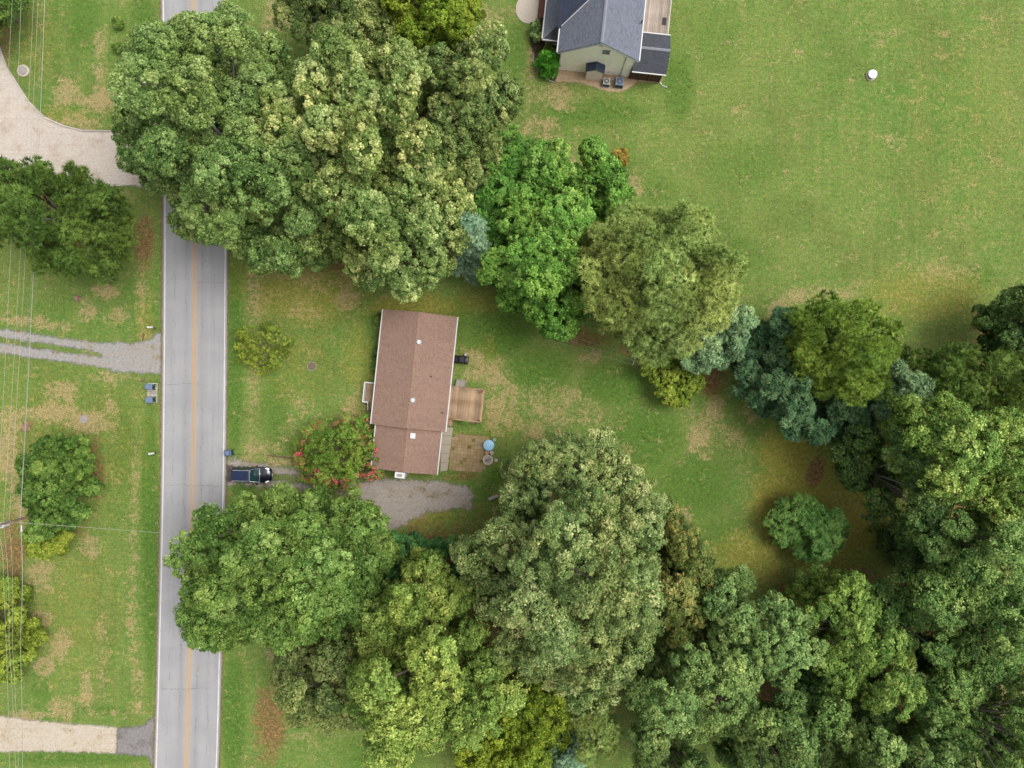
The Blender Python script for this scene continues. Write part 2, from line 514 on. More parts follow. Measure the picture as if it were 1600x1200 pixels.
DRIVE_STRIP = [(426, 741), (470, 744), (520, 750), (548, 756), (540, 759), (480, 755), (428, 751)]
HOUSE_APRON = [(349, 727), (364, 727), (364, 752), (349, 753)]
WALK = [(690, 666), (708, 668), (702, 728), (699, 735), (688, 737)]
PATIO_CENTRE = (826, 14)
MULCH_TAN = [(872, 108), (868, 128), (905, 129), (928, 136), (948, 142), (967, 144), (984, 138), (995, 128), (1032, 129), (1036, 118), (984, 112), (920, 106)]
MULCH_DARK = [(833, 84), (848, 76), (848, 60), (874, 64), (872, 108), (866, 129), (852, 123), (842, 112), (834, 98)]
MULCH_FRONT = [(832, 36), (848, 30), (848, 76), (833, 82), (828, 60)]
HARD_PX = [PARK_DRIVE, TRACK_A, TRACK_B, SOUTH_DRIVE, SOUTH_APRON, HOUSE_DRIVE, HOUSE_APRON, WALK, MULCH_TAN, MULCH_DARK, MULCH_FRONT,
           [(596, 488), (712, 497), (685, 738), (586, 735)], [(876, -80), (1010, -80), (1000, 70), (1030, 120), (875, 110)]]
HARD = [WP(p) for p in HARD_PX]

# ------------------------------------------------------------------ ground sheet
gx = np.concatenate([-np.geomspace(3000, 75, 14), np.arange(-72, 72.01, 0.6), np.geomspace(75, 3000, 14)])
gy = np.concatenate([-np.geomspace(3000, 60, 14), np.arange(-57, 57.01, 0.6), np.geomspace(60, 3000, 14)])
XX, YY = np.meshgrid(gx, gy)
nx, ny = len(gx), len(gy)
ZZ = np.full(XX.shape, -0.03)
gv = np.stack([XX.ravel(), YY.ravel(), ZZ.ravel()], 1)
ii = (np.arange(ny - 1)[:, None] * nx + np.arange(nx - 1)[None, :]).ravel()
gf = np.stack([ii, ii + 1, ii + nx + 1, ii + nx], 1)
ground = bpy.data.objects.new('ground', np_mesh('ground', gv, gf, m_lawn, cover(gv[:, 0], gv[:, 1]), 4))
COL.objects.link(ground)
tag(ground, kind='structure')


def sheet(name, poly_px, mat, z, margin=0.35, cell=0.3, parent=None, exclude=None):
    """ground surface with a ragged edge: a fine sheet that carries its distance to the drawn edge"""
    polys = [WP(q) for q in (poly_px if isinstance(poly_px[0], list) else [poly_px])]
    p = np.array(sum(polys, []))
    xs = np.arange(p[:, 0].min() - 1, p[:, 0].max() + 1 + cell, cell)
    ys = np.arange(p[:, 1].min() - 1, p[:, 1].max() + 1 + cell, cell)
    X, Y = np.meshgrid(xs, ys)
    sd = np.min([poly_sd(X.ravel(), Y.ravel(), q) for q in polys], 0)
    n = len(xs)
    q = (np.arange(len(ys) - 1)[:, None] * n + np.arange(n - 1)[None, :]).ravel()
    f = np.stack([q, q + 1, q + n + 1, q + n], 1)
    keep = (sd[f].min(1) < margin)
    if exclude is not None:
        xx = poly_sd(X.ravel(), Y.ravel(), WP(exclude))
        sd = np.maximum(sd, -xx)
        keep &= (sd[f].min(1) < margin)
    f = f[keep]
    used = np.unique(f)
    remap = np.full(len(sd), -1)
    remap[used] = np.arange(len(used))
    v = np.stack([X.ravel(), Y.ravel(), np.full(len(sd), z)], 1)[used]
    o = bpy.data.objects.new(name, np_mesh(name, v, remap[f], mat, {'edge': sd[used]}, 4))
    COL.objects.link(o)
    if parent:
        o.parent = parent
    else:
        tag(o, kind='structure')
    return o


def loose_mat(name, c1, c2, stain, grass=0.25, ragged=0.6, grain=9.0, track=None):
    """gravel, mulch and the like, its edge broken up by noise"""
    m, t, b = new_mat(name)
    p = t.mapping(t.pos(), scale=(1, 1, 0))
    mid = t.noise(p, 0.5, 5, 0.6)
    small = t.noise(p, 3.0, 4, 0.65)
    peb = t.vor(p, grain)
    fine = t.noise(p, 16.0, 3, 0.7)
    c = t.mix(t.step(small, 0.35, 0.65), c1, c2)
    c = t.mix(t.math('MULTIPLY', t.step(mid, 0.5, 0.72), 0.75), c, stain)
    g = t.step(t.math('ADD', t.math('MULTIPLY', mid, 0.5), t.math('MULTIPLY', small, 0.5)), 0.56, 0.64)
    c = t.mix(t.math('MULTIPLY', g, grass), c, A(120, 122, 66))
    if track:
        x = t.sep(t.mapping(p, rot=(0, 0, math.radians(track))))[1]
        rut = t.noise(t.mapping(p, scale=(0.12, 2.2, 1), rot=(0, 0, math.radians(track))), 1.0, 4, 0.6)
        c = t.mix(t.math('MULTIPLY', t.step(rut, 0.5, 0.72), 0.35), c, stain)
    c = t.scale(c, t.math('MULTIPLY', t.rng(fine, 0.25, 0.75, 0.72, 1.25), t.rng(peb, 0.0, 0.7, 1.08, 0.86)))
    t.put(b.inputs['Base Color'], c)
    b.inputs['Roughness'].default_value = 0.95
    b.inputs['Specular IOR Level'].default_value = 0.1
    t.put(b.inputs['Normal'], t.bump(t.math('ADD', fine, peb), 0.6, 0.04))
    e = t.math('ADD', t.attr('edge'), t.math('ADD', t.math('MULTIPLY', t.math('SUBTRACT', t.noise(p, 1.3, 5, 0.7), 0.5), ragged * 2.4),
                                             t.math('MULTIPLY', t.math('SUBTRACT', fine, 0.5), ragged * 1.8)))
    t.put(b.inputs['Alpha'], t.math('SUBTRACT', 1.0, t.step(e, -0.22, 0.20)))
    return m


m_sand = loose_mat('pale_gravel', A(246, 234, 220), A(236, 222, 208), A(212, 186, 164), grass=0.03, ragged=0.18, track=8)
m_gravel = loose_mat('grey_gravel', A(204, 199, 194), A(186, 182, 178), A(200, 182, 154), grass=0.5, ragged=0.55, track=7)
m_gravel2 = loose_mat('house_gravel', A(208, 198, 186), A(193, 182, 170), A(182, 160, 134), grass=0.55, ragged=1.0, track=5)
m_sandy = loose_mat('sandy_gravel', A(240, 227, 208), A(228, 213, 190), A(214, 188, 152), grass=0.25, ragged=0.4, track=2)
m_mulch = loose_mat('tan_mulch', A(240, 212, 174), A(226, 194, 154), A(200, 160, 122), grass=0.0, ragged=0.12)
m_mulch2 = loose_mat('dark_mulch', A(120, 104, 84), A(100, 84, 68), A(92, 70, 56), grass=0.1, ragged=0.12)
m_tarpatch = loose_mat('old_asphalt', A(176, 170, 168), A(158, 153, 152), A(134, 128, 126), grass=0.2, ragged=0.5)
m_tarpatch2 = loose_mat('dark_asphalt', A(122, 118, 116), A(106, 102, 100), A(92, 88, 86), grass=0.02, ragged=0.12)

# ------------------------------------------------------------------ road
m_asph, t, b = new_mat('asphalt')
p = t.pos()
lat = t.attr('lat')               # metres from the centre line
flat = t.mapping(p, scale=(1, 1, 0))
mid = t.noise(flat, 0.3, 5, 0.6)
fine = t.noise(flat, 14, 3, 0.7)
longn = t.noise(t.mapping(flat, scale=(1.6, 0.05, 1)), 1.0, 4, 0.6)
c = t.mix(t.step(mid, 0.35, 0.65), A(194, 192, 193), A(184, 183, 185))
c = t.mix(t.math('MULTIPLY', t.step(longn, 0.45, 0.7), 0.4), c, A(170, 168, 169))
al = t.math('ABSOLUTE', lat)
wheel = t.math('MULTIPLY', t.step(al, 0.2, 0.9), t.math('SUBTRACT', 1.0, t.step(al, 0.9, 1.7)))
c = t.mix(t.math('MULTIPLY', wheel, 0.35), c, A(165, 163, 164))
wob = t.math('ADD', t.math('MULTIPLY', t.math('SUBTRACT', t.noise(flat, 0.55, 5, 0.7), 0.5), 1.1), t.math('MULTIPLY', t.math('SUBTRACT', t.noise(flat, 3.5, 3, 0.7), 0.5), 0.35))
crack = None
for lane, wdt, ns in ((0.95, 0.055, 0.23), (-1.05, 0.05, 0.31), (2.35, 0.045, 0.41), (-2.45, 0.04, 0.53)):
    d = t.math('ABSOLUTE', t.math('ADD', t.math('SUBTRACT', lat, lane), wob))
    k = t.math('SUBTRACT', 1.0, t.step(d, wdt * 0.3, wdt))
    k = t.math('MULTIPLY', k, t.step(t.noise(t.mapping(flat, loc=(ns * 91, 7, 0)), ns, 3), 0.44, 0.56))
    crack = k if crack is None else t.math('MAXIMUM', crack, k)
yy = t.sep(flat)[1]
dy = t.math('PINGPONG', t.math('ADD', yy, t.math('MULTIPLY', wob, 0.9)), 6.1)
kx = t.math('MULTIPLY', t.math('SUBTRACT', 1.0, t.step(dy, 0.015, 0.05)), t.step(t.noise(flat, 0.35, 2), 0.42, 0.52))
crack = t.math('MAXIMUM', crack, kx)
dy2 = t.math('PINGPONG', t.math('ADD', t.math('ADD', yy, 2.2), t.math('MULTIPLY', wob, 1.6)), 3.7)
kx = t.math('MULTIPLY', t.math('SUBTRACT', 1.0, t.step(dy2, 0.01, 0.035)), t.step(t.noise(t.mapping(flat, loc=(31, 5, 0)), 0.45, 3), 0.55, 0.6))
crack = t.math('MAXIMUM', crack, kx)
c = t.mix(t.math('MULTIPLY', crack, 0.42), c, A(104, 100, 98))
c = t.scale(c, t.rng(fine, 0.25, 0.75, 0.9, 1.1))
t.put(b.inputs['Base Color'], c)
b.inputs['Roughness'].default_value = 0.88
b.inputs['Specular IOR Level'].default_value = 0.2
t.put(b.inputs['Normal'], t.bump(fine, 0.25, 0.02))


def strip(name, off0, off1, mat, z, parent=None, py0=-2500, py1=3700, wob=0.0):
    ys = np.concatenate([np.arange(py0, -40, 60), np.arange(-40, 1240, 12), np.arange(1240, py1, 60)])
    xs = road_x(ys)
    v, lat = [], []
    for y, x in zip(ys, xs):
        for o in (off0, (off0 + off1) / 2, off1):
            k = o + (RNG.normal() * wob if wob else 0)
            w = W(x + k, y)
            v.append((w[0], w[1], z))
            lat.append(k / 13.0)
    n = len(ys)
    f = []
    for i in range(n - 1):
        for j in range(2):
            f.append((i * 3 + j, i * 3 + 3 + j, i * 3 + 4 + j, i * 3 + 1 + j))
    o = bpy.data.objects.new(name, np_mesh(name, np.array(v), np.array(f), mat, {'lat': np.array(lat), 'edge': np.abs(np.array(lat)) - (HALF + 4.5) / 13}, 4))
    COL.objects.link(o)
    if parent:
        o.parent = parent
    else:
        tag(o, kind='structure')
    return o


def paint_mat(name, col, wear):
    m, t, b = new_mat(name)
    p = t.mapping(t.pos(), scale=(1, 1, 0))
    n = t.math('ADD', t.math('MULTIPLY', t.noise(p, 1.2, 4), 0.5), t.math('MULTIPLY', t.noise(p, 9, 3, 0.7), 0.5))
    t.put(b.inputs['Base Color'], t.mix(t.math('MULTIPLY', t.step(n, 0.48, 0.68), wear), col, A(176, 172, 168)))
    b.inputs['Roughness'].default_value = 0.8
    return m


m_white = paint_mat('white_line_paint', A(248, 244, 242, 1.0), 0.5)
m_yel = paint_mat('yellow_line_paint', A(232, 178, 96), 0.45)
m_shoulder = loose_mat('shoulder_dirt', A(182, 166, 140), A(166, 146, 116), A(150, 132, 100), grass=0.5, ragged=0.2)
strip('shoulder', -HALF - 9, -HALF + 1, m_shoulder, -0.008)
strip('shoulder', HALF - 1, HALF + 9, m_shoulder, -0.008)
road = strip('road', -HALF - 1.5, HALF + 2.0, m_asph, 0.0)
strip('edge_line', -HALF + 0.2, -HALF + 2.0, m_white, 0.004, road)
strip('edge_line', HALF - 1.9, HALF - 0.2, m_white, 0.004, road, wob=0.18)
strip('centre_line', -3.2, -1.4, m_yel, 0.004, road)
strip('centre_line', 1.2, 3.0, m_yel, 0.004, road)

sheet('gravel_lot', PARK_DRIVE, m_sand, -0.016)
sheet('gravel_track', [TRACK_A, TRACK_B], m_gravel, -0.018, cell=0.2)
sheet('sandy_driveway', SOUTH_DRIVE, m_sandy, -0.016)
sheet('asphalt_apron', SOUTH_APRON, m_tarpatch, -0.012)
sheet('gravel_driveway', HOUSE_DRIVE, m_gravel2, -0.018, margin=0.8, exclude=DRIVE_STRIP)
sheet('asphalt_apron', HOUSE_APRON, m_tarpatch2, -0.010)
sheet('mulch_bed', MULCH_TAN, m_mulch, -0.014, cell=0.2)
sheet('mulch_bed', MULCH_DARK, m_mulch2, -0.018, cell=0.2)
sheet('mulch_bed', MULCH_FRONT, m_mulch2, -0.022, cell=0.2)

# ------------------------------------------------------------------ grass tufts (uncountable)
def grass_tufts(n, hmin, hmax, seed, near_edges=False):
    r = np.random.default_rng(seed)
    x = r.uniform(-68, 68, n)
    y = r.uniform(-52, 52, n)
    cv = cover(x, y)
    keep = r.random(n) > np.clip(cv['soil'] * 1.1, 0, 0.92)
    keep &= r.random(n) > cv['dry'] * 0.45
    px, py = x * 13 + 800, 600 - y * 13
    keep &= np.abs(px - road_x(py)) > HALF + 2.5
    for h in HARD:
        keep &= ~in_poly(x, y, h)
    x, y = x[keep], y[keep]
    n = len(x)
    K = 4
    s = r.uniform(hmin, hmax, n) * (0.75 + 0.6 * blobs(LUSH, x, y))
    a0 = r.uniform(0, 2 * np.pi, n)
    V, F, T = [], [], []
    tint = r.random(n)
    for k in range(K):
        a = a0 + k * 2 * np.pi / K + r.normal(0, .5, n)
        w = s * 0.38
        ln = s * r.uniform(.7, 1.5, n)
        ca, sa = np.cos(a), np.sin(a)
        z0 = np.full(n, -0.03)
        V += [np.stack([x - sa * w * .5, y + ca * w * .5, z0], 1), np.stack([x + sa * w * .5, y - ca * w * .5, z0], 1),
              np.stack([x + ca * ln, y + sa * ln, z0 + s * r.uniform(.5, 1.1, n)], 1)]
        T += [tint, tint, np.clip(tint + .1, 0, 1)]
    V = np.stack(V, 1).reshape(-1, 3)
    T = np.stack(T, 1).ravel()
    F = np.arange(len(V)).reshape(-1, 3)
    at = cover(V[:, 0], V[:, 1])
    at['tint'] = T
    o = bpy.data.objects.new('grass', np_mesh('grass', V, F, m_blade, at, 3))
    COL.objects.link(o)
    tag(o, 'short mown grass blades covering the lawns and verges', 'grass', kind='stuff')


grass_tufts(105000, 0.07, 0.16, 3)



def fallen_leaves(n, seed):
    """single fallen leaves and scraps lying on the lawns"""
    r = np.random.default_rng(seed)
    x, y = r.uniform(-64, 64, n), r.uniform(-48, 48, n)
    cv = cover(x, y)
    keep = r.random(n) < .25 + .6 * np.maximum(cv['soil'], cv['dry'])
    px, py = x * 13 + 800, 600 - y * 13
    keep &= np.abs(px - road_x(py)) > HALF - 3
    for h in HARD[-2:]:
        keep &= ~in_poly(x, y, h)
    x, y = x[keep], y[keep]
    n = len(x)
    a = r.uniform(0, 6.28, n)
    s = r.uniform(.04, .085, n)
    c, q = np.cos(a) * s, np.sin(a) * s
    z = r.uniform(.03, .07, n)
    V = np.stack([np.stack([x - c, y - q, z], 1), np.stack([x + q * .6, y - c * .6, z + r.uniform(0, .03, n)], 1), np.stack([x + c, y + q, z], 1), np.stack([x - q * .6, y + c * .6, z + r.uniform(0, .03, n)], 1)], 1).reshape(-1, 3)
    m, t, b = new_mat('fallen_leaf')
    t.put(b.inputs['Base Color'], t.ramp(t.attr('tint'), [(0, A(120, 86, 50)), (.5, A(186, 158, 104)), (1, A(226, 210, 168))]))
    b.inputs['Roughness'].default_value = .9
    o = bpy.data.objects.new('fallen_leaves', np_mesh('fallen_leaves', V, np.arange(len(V)).reshape(-1, 4), m, {'tint': np.repeat(r.random(n), 4)}, 4))
    COL.objects.link(o)
    tag(o, 'dry fallen leaves scattered over the lawns', 'leaves', kind='stuff')


fallen_leaves(16000, 12)

# ------------------------------------------------------------------ trees
def leaf_mat(name, dark, mid, pale, trans=0.14, rough=0.7, paleness=0.82):
    m, t, b = new_mat(name)
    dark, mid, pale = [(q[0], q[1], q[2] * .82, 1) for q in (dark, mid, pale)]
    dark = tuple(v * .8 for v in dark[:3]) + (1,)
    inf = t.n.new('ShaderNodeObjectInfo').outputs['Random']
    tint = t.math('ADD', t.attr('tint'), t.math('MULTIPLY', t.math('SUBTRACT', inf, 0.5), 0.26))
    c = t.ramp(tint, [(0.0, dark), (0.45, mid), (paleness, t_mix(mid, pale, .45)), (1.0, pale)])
    n = t.noise(t.mapping(t.pos()), 0.35, 3)
    c = t.scale(c, t.rng(n, 0.3, 0.7, 0.84, 1.16))
    hue = t.noise(t.mapping(t.pos(), loc=(13, 7, 3)), 0.16, 4)
    c = t.mix(1.0, c, t.mix(t.step(hue, 0.36, 0.64), (.92, 1.01, 1.0, 1), (1.07, 1.02, .93, 1)), 'MULTIPLY')
    t.put(b.inputs['Base Color'], c)
    b.inputs['Roughness'].default_value = rough
    b.inputs['Specular IOR Level'].default_value = 0.18
    tr = t.n.new('ShaderNodeBsdfTranslucent')
    t.put(tr.inputs['Color'], t.mix(1.0, c, (1.0, 1.1, 0.55, 1), 'MULTIPLY'))
    mx = t.n.new('ShaderNodeMixShader')
    mx.inputs[0].default_value = trans
    t.l.new(b.outputs[0], mx.inputs[1])
    t.l.new(tr.outputs[0], mx.inputs[2])
    t.l.new(mx.outputs[0], t.n['Material Output'].inputs['Surface'])
    return m


def t_mix(a, b, f):
    return tuple(a[i] * (1 - f) + b[i] * f for i in range(3)) + (1.0,)


LK = 2.15           # leaves lose light to their neighbours: albedo above the picture's mean tone
SP = {
    'maple': leaf_mat('maple_leaf', A(60, 84, 40, LK), A(104, 127, 70, LK), A(166, 180, 128, LK)),
    'oak': leaf_mat('oak_leaf', A(62, 86, 42, LK), A(106, 126, 68, LK), A(190, 192, 140, LK), paleness=0.8),
    'oak_green': leaf_mat('green_oak_leaf', A(58, 80, 38, LK), A(104, 122, 70, LK), A(168, 172, 122, LK)),
    'golden': leaf_mat('golden_green_leaf', A(70, 94, 24, LK), A(112, 132, 42, LK), A(158, 168, 68, LK)),
    'bright': leaf_mat('bright_green_leaf', A(52, 88, 30, LK), A(94, 134, 56, LK), A(150, 178, 100, LK)),
    'feather': leaf_mat('fresh_green_leaf', A(56, 96, 34, LK), A(94, 138, 62, LK), A(130, 164, 88, LK)),
    'pine': leaf_mat('pine_needle', A(100, 118, 60, LK), A(148, 164, 98, LK), A(192, 200, 140, LK)),
    'pine_dark': leaf_mat('dark_pine_needle', A(76, 102, 36, LK), A(118, 142, 62, LK), A(162, 178, 92, LK)),
    'pine_left': leaf_mat('green_pine_needle', A(56, 78, 34, LK), A(92, 116, 54, LK), A(138, 154, 84, LK)),
    'teal': leaf_mat('teal_needle', A(46, 78, 54, LK), A(78, 110, 80, LK), A(126, 154, 118, LK)),
    'blue': leaf_mat('blue_needle', A(80, 108, 92, LK), A(122, 150, 130, LK), A(168, 192, 168, LK)),
    'pale_blue': leaf_mat('pale_bluish_needle', A(76, 104, 80, LK), A(122, 150, 116, LK), A(170, 192, 152, LK)),
    'forest': leaf_mat('forest_leaf', A(52, 82, 40, LK), A(96, 126, 68, LK), A(158, 176, 114, LK)),
    'forest_dark': leaf_mat('dark_forest_leaf', A(42, 64, 34, LK), A(74, 100, 54, LK), A(122, 144, 86, LK)),
    'forest_grey': leaf_mat('greyish_forest_leaf', A(60, 86, 46, LK), A(104, 130, 76, LK), A(162, 178, 118, LK)),
    'forest_warm': leaf_mat('yellowish_forest_leaf', A(58, 86, 36, LK), A(104, 132, 62, LK), A(168, 182, 108, LK)),
'rust_edge': leaf_mat('rust_edged_leaf', A(60, 80, 38, LK), A(98, 114, 60, LK), A(176, 152, 96, LK)),
    'greyish': leaf_mat('greyish_olive_leaf', A(66, 84, 46, LK), A(110, 122, 72, LK), A(170, 168, 118, LK)),
    'giant': leaf_mat('great_oak_leaf', A(66, 88, 48, LK), A(108, 128, 76, LK), A(178, 178, 134, LK), paleness=0.8),
    'yellow_tree': leaf_mat('yellow_green_leaf', A(68, 92, 38, LK), A(114, 136, 66, LK), A(172, 182, 106, LK)),
    'left_tree': leaf_mat('roadside_leaf', A(56, 84, 32, LK), A(98, 125, 60, LK), A(154, 171, 110, LK)),
    'dark_bush': leaf_mat('dark_bush_leaf', A(44, 70, 22, LK), A(80, 108, 48, LK), A(124, 146, 78, LK)),
    'yellow_bush': leaf_mat('yellow_bush_leaf', A(74, 94, 26, LK), A(114, 130, 48, LK), A(160, 166, 78, LK)),
    'ivy': leaf_mat('ivy_leaf', A(34, 72, 40, LK), A(62, 104, 58, LK), A(100, 140, 84, LK)),
    'crape': leaf_mat('crape_myrtle_leaf', A(62, 92, 30, LK), A(98, 124, 50, LK), A(140, 150, 78, LK)),
    'gold_shrub': leaf_mat('golden_shrub_leaf', A(124, 112, 44, 1.5), A(164, 142, 70, 1.5), A(196, 172, 100, 1.5)),
    'clearing': leaf_mat('soft_green_leaf', A(58, 90, 42, LK), A(96, 132, 70, LK), A(138, 164, 100, LK)),
    'arbor': leaf_mat('arborvitae_leaf', A(40, 92, 24, LK), A(72, 136, 40, LK), A(110, 170, 62, LK)),
}
m_pink = leaf_mat('pink_blossom', A(206, 70, 96, 1.5), A(232, 104, 128, 1.5), A(242, 150, 158, 1.5))
m_rust = leaf_mat('coral_blossom', A(176, 96, 84, 1.4), A(206, 128, 106, 1.4), A(222, 162, 130, 1.4))
m_yleaf = leaf_mat('yellow_leaf', A(206, 178, 50, 1.3), A(226, 200, 70, 1.3), A(240, 220, 110, 1.3))
m_bark, t, b = new_mat('bark')
n = t.noise(t.mapping(t.pos(), scale=(1, 1, 0.25)), 6.0, 5, 0.7)
t.put(b.inputs['Base Color'], t.mix(n, A(96, 84, 74), A(168, 156, 146)))
b.inputs['Roughness'].default_value = 0.95


def unit(a):
    return a / (np.linalg.norm(a, axis=-1, keepdims=True) + 1e-9)


def leaves(pos, nrm, axis, la, lb, fold=0.25):
    """folded rhombic leaf faces"""
    t_ = unit(axis - (axis * nrm).sum(-1, keepdims=True) * nrm)
    s_ = np.cross(nrm, t_)
    la, lb = la[:, None], lb[:, None]
    v = np.stack([pos - t_ * la, pos + s_ * lb + nrm * lb * fold, pos + t_ * la, pos - s_ * lb + nrm * lb * fold], 1).reshape(-1, 3)
    k = np.arange(len(pos))[:, None] * 4
    f = np.concatenate([k + np.array([[0, 2, 1]]), k + np.array([[0, 3, 2]])], 0)
    return v, f, 4


def make_lobes(poly_px, ztop, zedge, spacing, rng, flat=2.2, shrink=1.0, drop=(1.3, 1.9)):
    """crown = a heap of overlapping boughs filling the drawn outline, domed towards the middle"""
    zm = zedge + 0.35 * (ztop - zedge)
    poly = np.array(WP(poly_px, zm))
    poly = poly.mean(0) + (poly - poly.mean(0)) * shrink
    x0, y0 = poly.min(0)
    x1, y1 = poly.max(0)
    pts, tries = [], 0
    cand = rng.uniform((x0, y0), (x1, y1), (4000, 2))
    sd = -poly_sd(cand[:, 0], cand[:, 1], poly)
    dmax = sd.max()
    lobes = []
    for c, d in zip(cand, sd):
        r = spacing * rng.uniform(0.5, 0.9)
        r = min(r, max(dmax, 0.5))
        if d < r * 0.62:
            if d < spacing * 0.2:
                continue
            r = max(d / 0.66, spacing * 0.34)
        if any((c[0] - q[0]) ** 2 + (c[1] - q[1]) ** 2 < (0.80 * (r + q[3])) ** 2 for q in lobes):
            continue
        u = min(1.0, d / (dmax * 0.95))
        z = zedge + (ztop - r * 0.8 - zedge) * (1 - (1 - u) ** flat) + rng.normal(0, 1) * min(1.7, 0.17 * (ztop - zedge))
        lobes.append((c[0], c[1], z, r, r * rng.uniform(0.62, 0.9)))
    # a lower storey of boughs that closes the gaps
    if ztop > 7.5:
        low = []
        for c, d in zip(cand[::-1], sd[::-1]):
            r = spacing * 0.62
            if d < r * 0.9 or any((c[0] - q[0]) ** 2 + (c[1] - q[1]) ** 2 < (1.45 * r) ** 2 for q in low):
                continue
            u = min(1.0, d / (dmax * 0.95))
            low.append((c[0], c[1], zedge + (ztop - r - zedge) * (1 - (1 - u) ** flat) - spacing * rng.uniform(*drop), r, r * .8))
        lobes = lobes + low
    # skirt of lower boughs so the crown closes at the sides
    extra = []
    for q in lobes:
        if q[2] < zedge + 0.55 * (ztop - zedge) and zedge > 3.5:
            extra.append((q[0] + rng.normal(0, .4), q[1] + rng.normal(0, .4), max(q[2] - q[3] * 1.2, zedge * 0.62), q[3] * .95, q[3] * .8))
    return np.array(lobes + extra), poly


GF = 'trees of the wood in the lower right'
BOUGH = {}
CLASS = (0.7, 1.05, 1.5, 2.1, 2.9)
N_TRI = [0]


def bough_mesh(kind, R, la, nsub, nleaf, sparse, ci, var):
    """one leafy bough, shared by many places in the crowns; built round its own middle"""
    key = (kind, R, la, nsub, nleaf, sparse, ci, var)
    if key in BOUGH:
        return BOUGH[key]
    rng = np.random.default_rng(abs(hash((kind == 'broad', kind == 'spray', R, la, nsub, nleaf, sparse, ci, var))) % (2 ** 31))
    rh = CLASS[ci] * R
    rv = rh * .8
    n = int(4 * math.pi * (rh * rh * .6 + rh * rv * .4) / (1.55 * R) ** 2) + 4
    k = np.arange(n) + rng.uniform(0, 1)
    zz = 1 - 2 * (k + .5) / (n + 1)
    rr = np.sqrt(np.maximum(0, 1 - zz * zz))
    ph = k * math.pi * (3 - math.sqrt(5)) + rng.uniform(0, 6.28)
    N = unit(np.stack([rr * np.cos(ph), rr * np.sin(ph), zz], 1) + rng.normal(0, .16, (n, 3)))
    N = N[N[:, 2] > -.4]
    if sparse:
        N = N[rng.random(len(N)) > sparse]
    n = len(N)
    C = N * np.array([rh, rh, rv]) * rng.uniform(.66, 1.16, (n, 1))
    up = np.array([0, 0, 1.0])
    rad = R * rng.uniform(.62, 1.2, n)
    ctint = rng.normal(0, .15, n)
    sd = unit(N[:, None, :] * .6 + up * .4 + rng.normal(0, .6, (n, nsub, 3)))
    sp = (C - N * rad[:, None] * .35)[:, None, :] + sd * (rad * .74)[:, None, None]
    sr = (rad * .46)[:, None] * rng.uniform(.7, 1.3, (n, nsub))
    st = ctint[:, None] + rng.normal(0, .10, (n, nsub))
    sd, sp, sr, st = sd.reshape(-1, 3), sp.reshape(-1, 3), sr.ravel(), st.ravel()
    m = len(sp)
    if kind == 'broad':
        d2 = unit(sd[:, None, :] * .8 + up * .15 + rng.normal(0, .62, (m, nleaf, 3)))
        pos = sp[:, None, :] + d2 * (sr[:, None] * rng.uniform(.6, 1.15, (m, nleaf)))[..., None]
        tint = .45 + st[:, None] + rng.normal(0, .19, (m, nleaf))
        d2, pos, tint = d2.reshape(-1, 3), pos.reshape(-1, 3), tint.ravel()
        nr = unit(d2 * .8 + up * .25 + rng.normal(0, .36, d2.shape))
        a = la * rng.uniform(.6, 1.45, len(pos))
        v, f, k = leaves(pos, nr, rng.normal(0, 1, pos.shape), a, a * .62)
    elif kind == 'spray':
        d2 = unit(sd[:, None, :] * .7 + rng.normal(0, .55, (m, nleaf, 3)))
        pos = sp[:, None, :] + d2 * (sr[:, None] * rng.uniform(.6, 1.2, (m, nleaf)))[..., None]
        tint = .45 + st[:, None] + rng.normal(0, .14, (m, nleaf))
        d2, pos, tint = d2.reshape(-1, 3), pos.reshape(-1, 3), tint.ravel()
        nr = unit(up * .8 + rng.normal(0, .5, d2.shape))
        a = la * rng.uniform(.7, 1.4, len(pos))
        v, f, k = leaves(pos, nr, d2 * 1.0 + rng.normal(0, .25, d2.shape), a, a * .27)
    else:   # needle tufts
        d2 = unit(sd[:, None, :] * .75 + up * .12 + rng.normal(0, .72, (m, nleaf, 3)))
        ln = la * 2.0 * rng.uniform(.7, 1.2, (m, nleaf, 1))
        sp3 = np.repeat(sp[:, None, :], nleaf, 1)
        side = unit(np.cross(d2, rng.normal(0, 1, d2.shape))) * la * .17
        v = np.stack([sp3 + side, sp3 - side, sp3 + d2 * ln], 2).reshape(-1, 3)
        tint = (.42 + st[:, None] + rng.normal(0, .12, (m, nleaf))).ravel()
        f = np.arange(len(v)).reshape(-1, 3)
        k = 3
    me = np_mesh('bough', v, f, m_bark, {'tint': np.repeat(np.clip(tint, 0, 1), k)}, 3)
    N_TRI[0] += len(f)
    BOUGH[key] = me
    return me


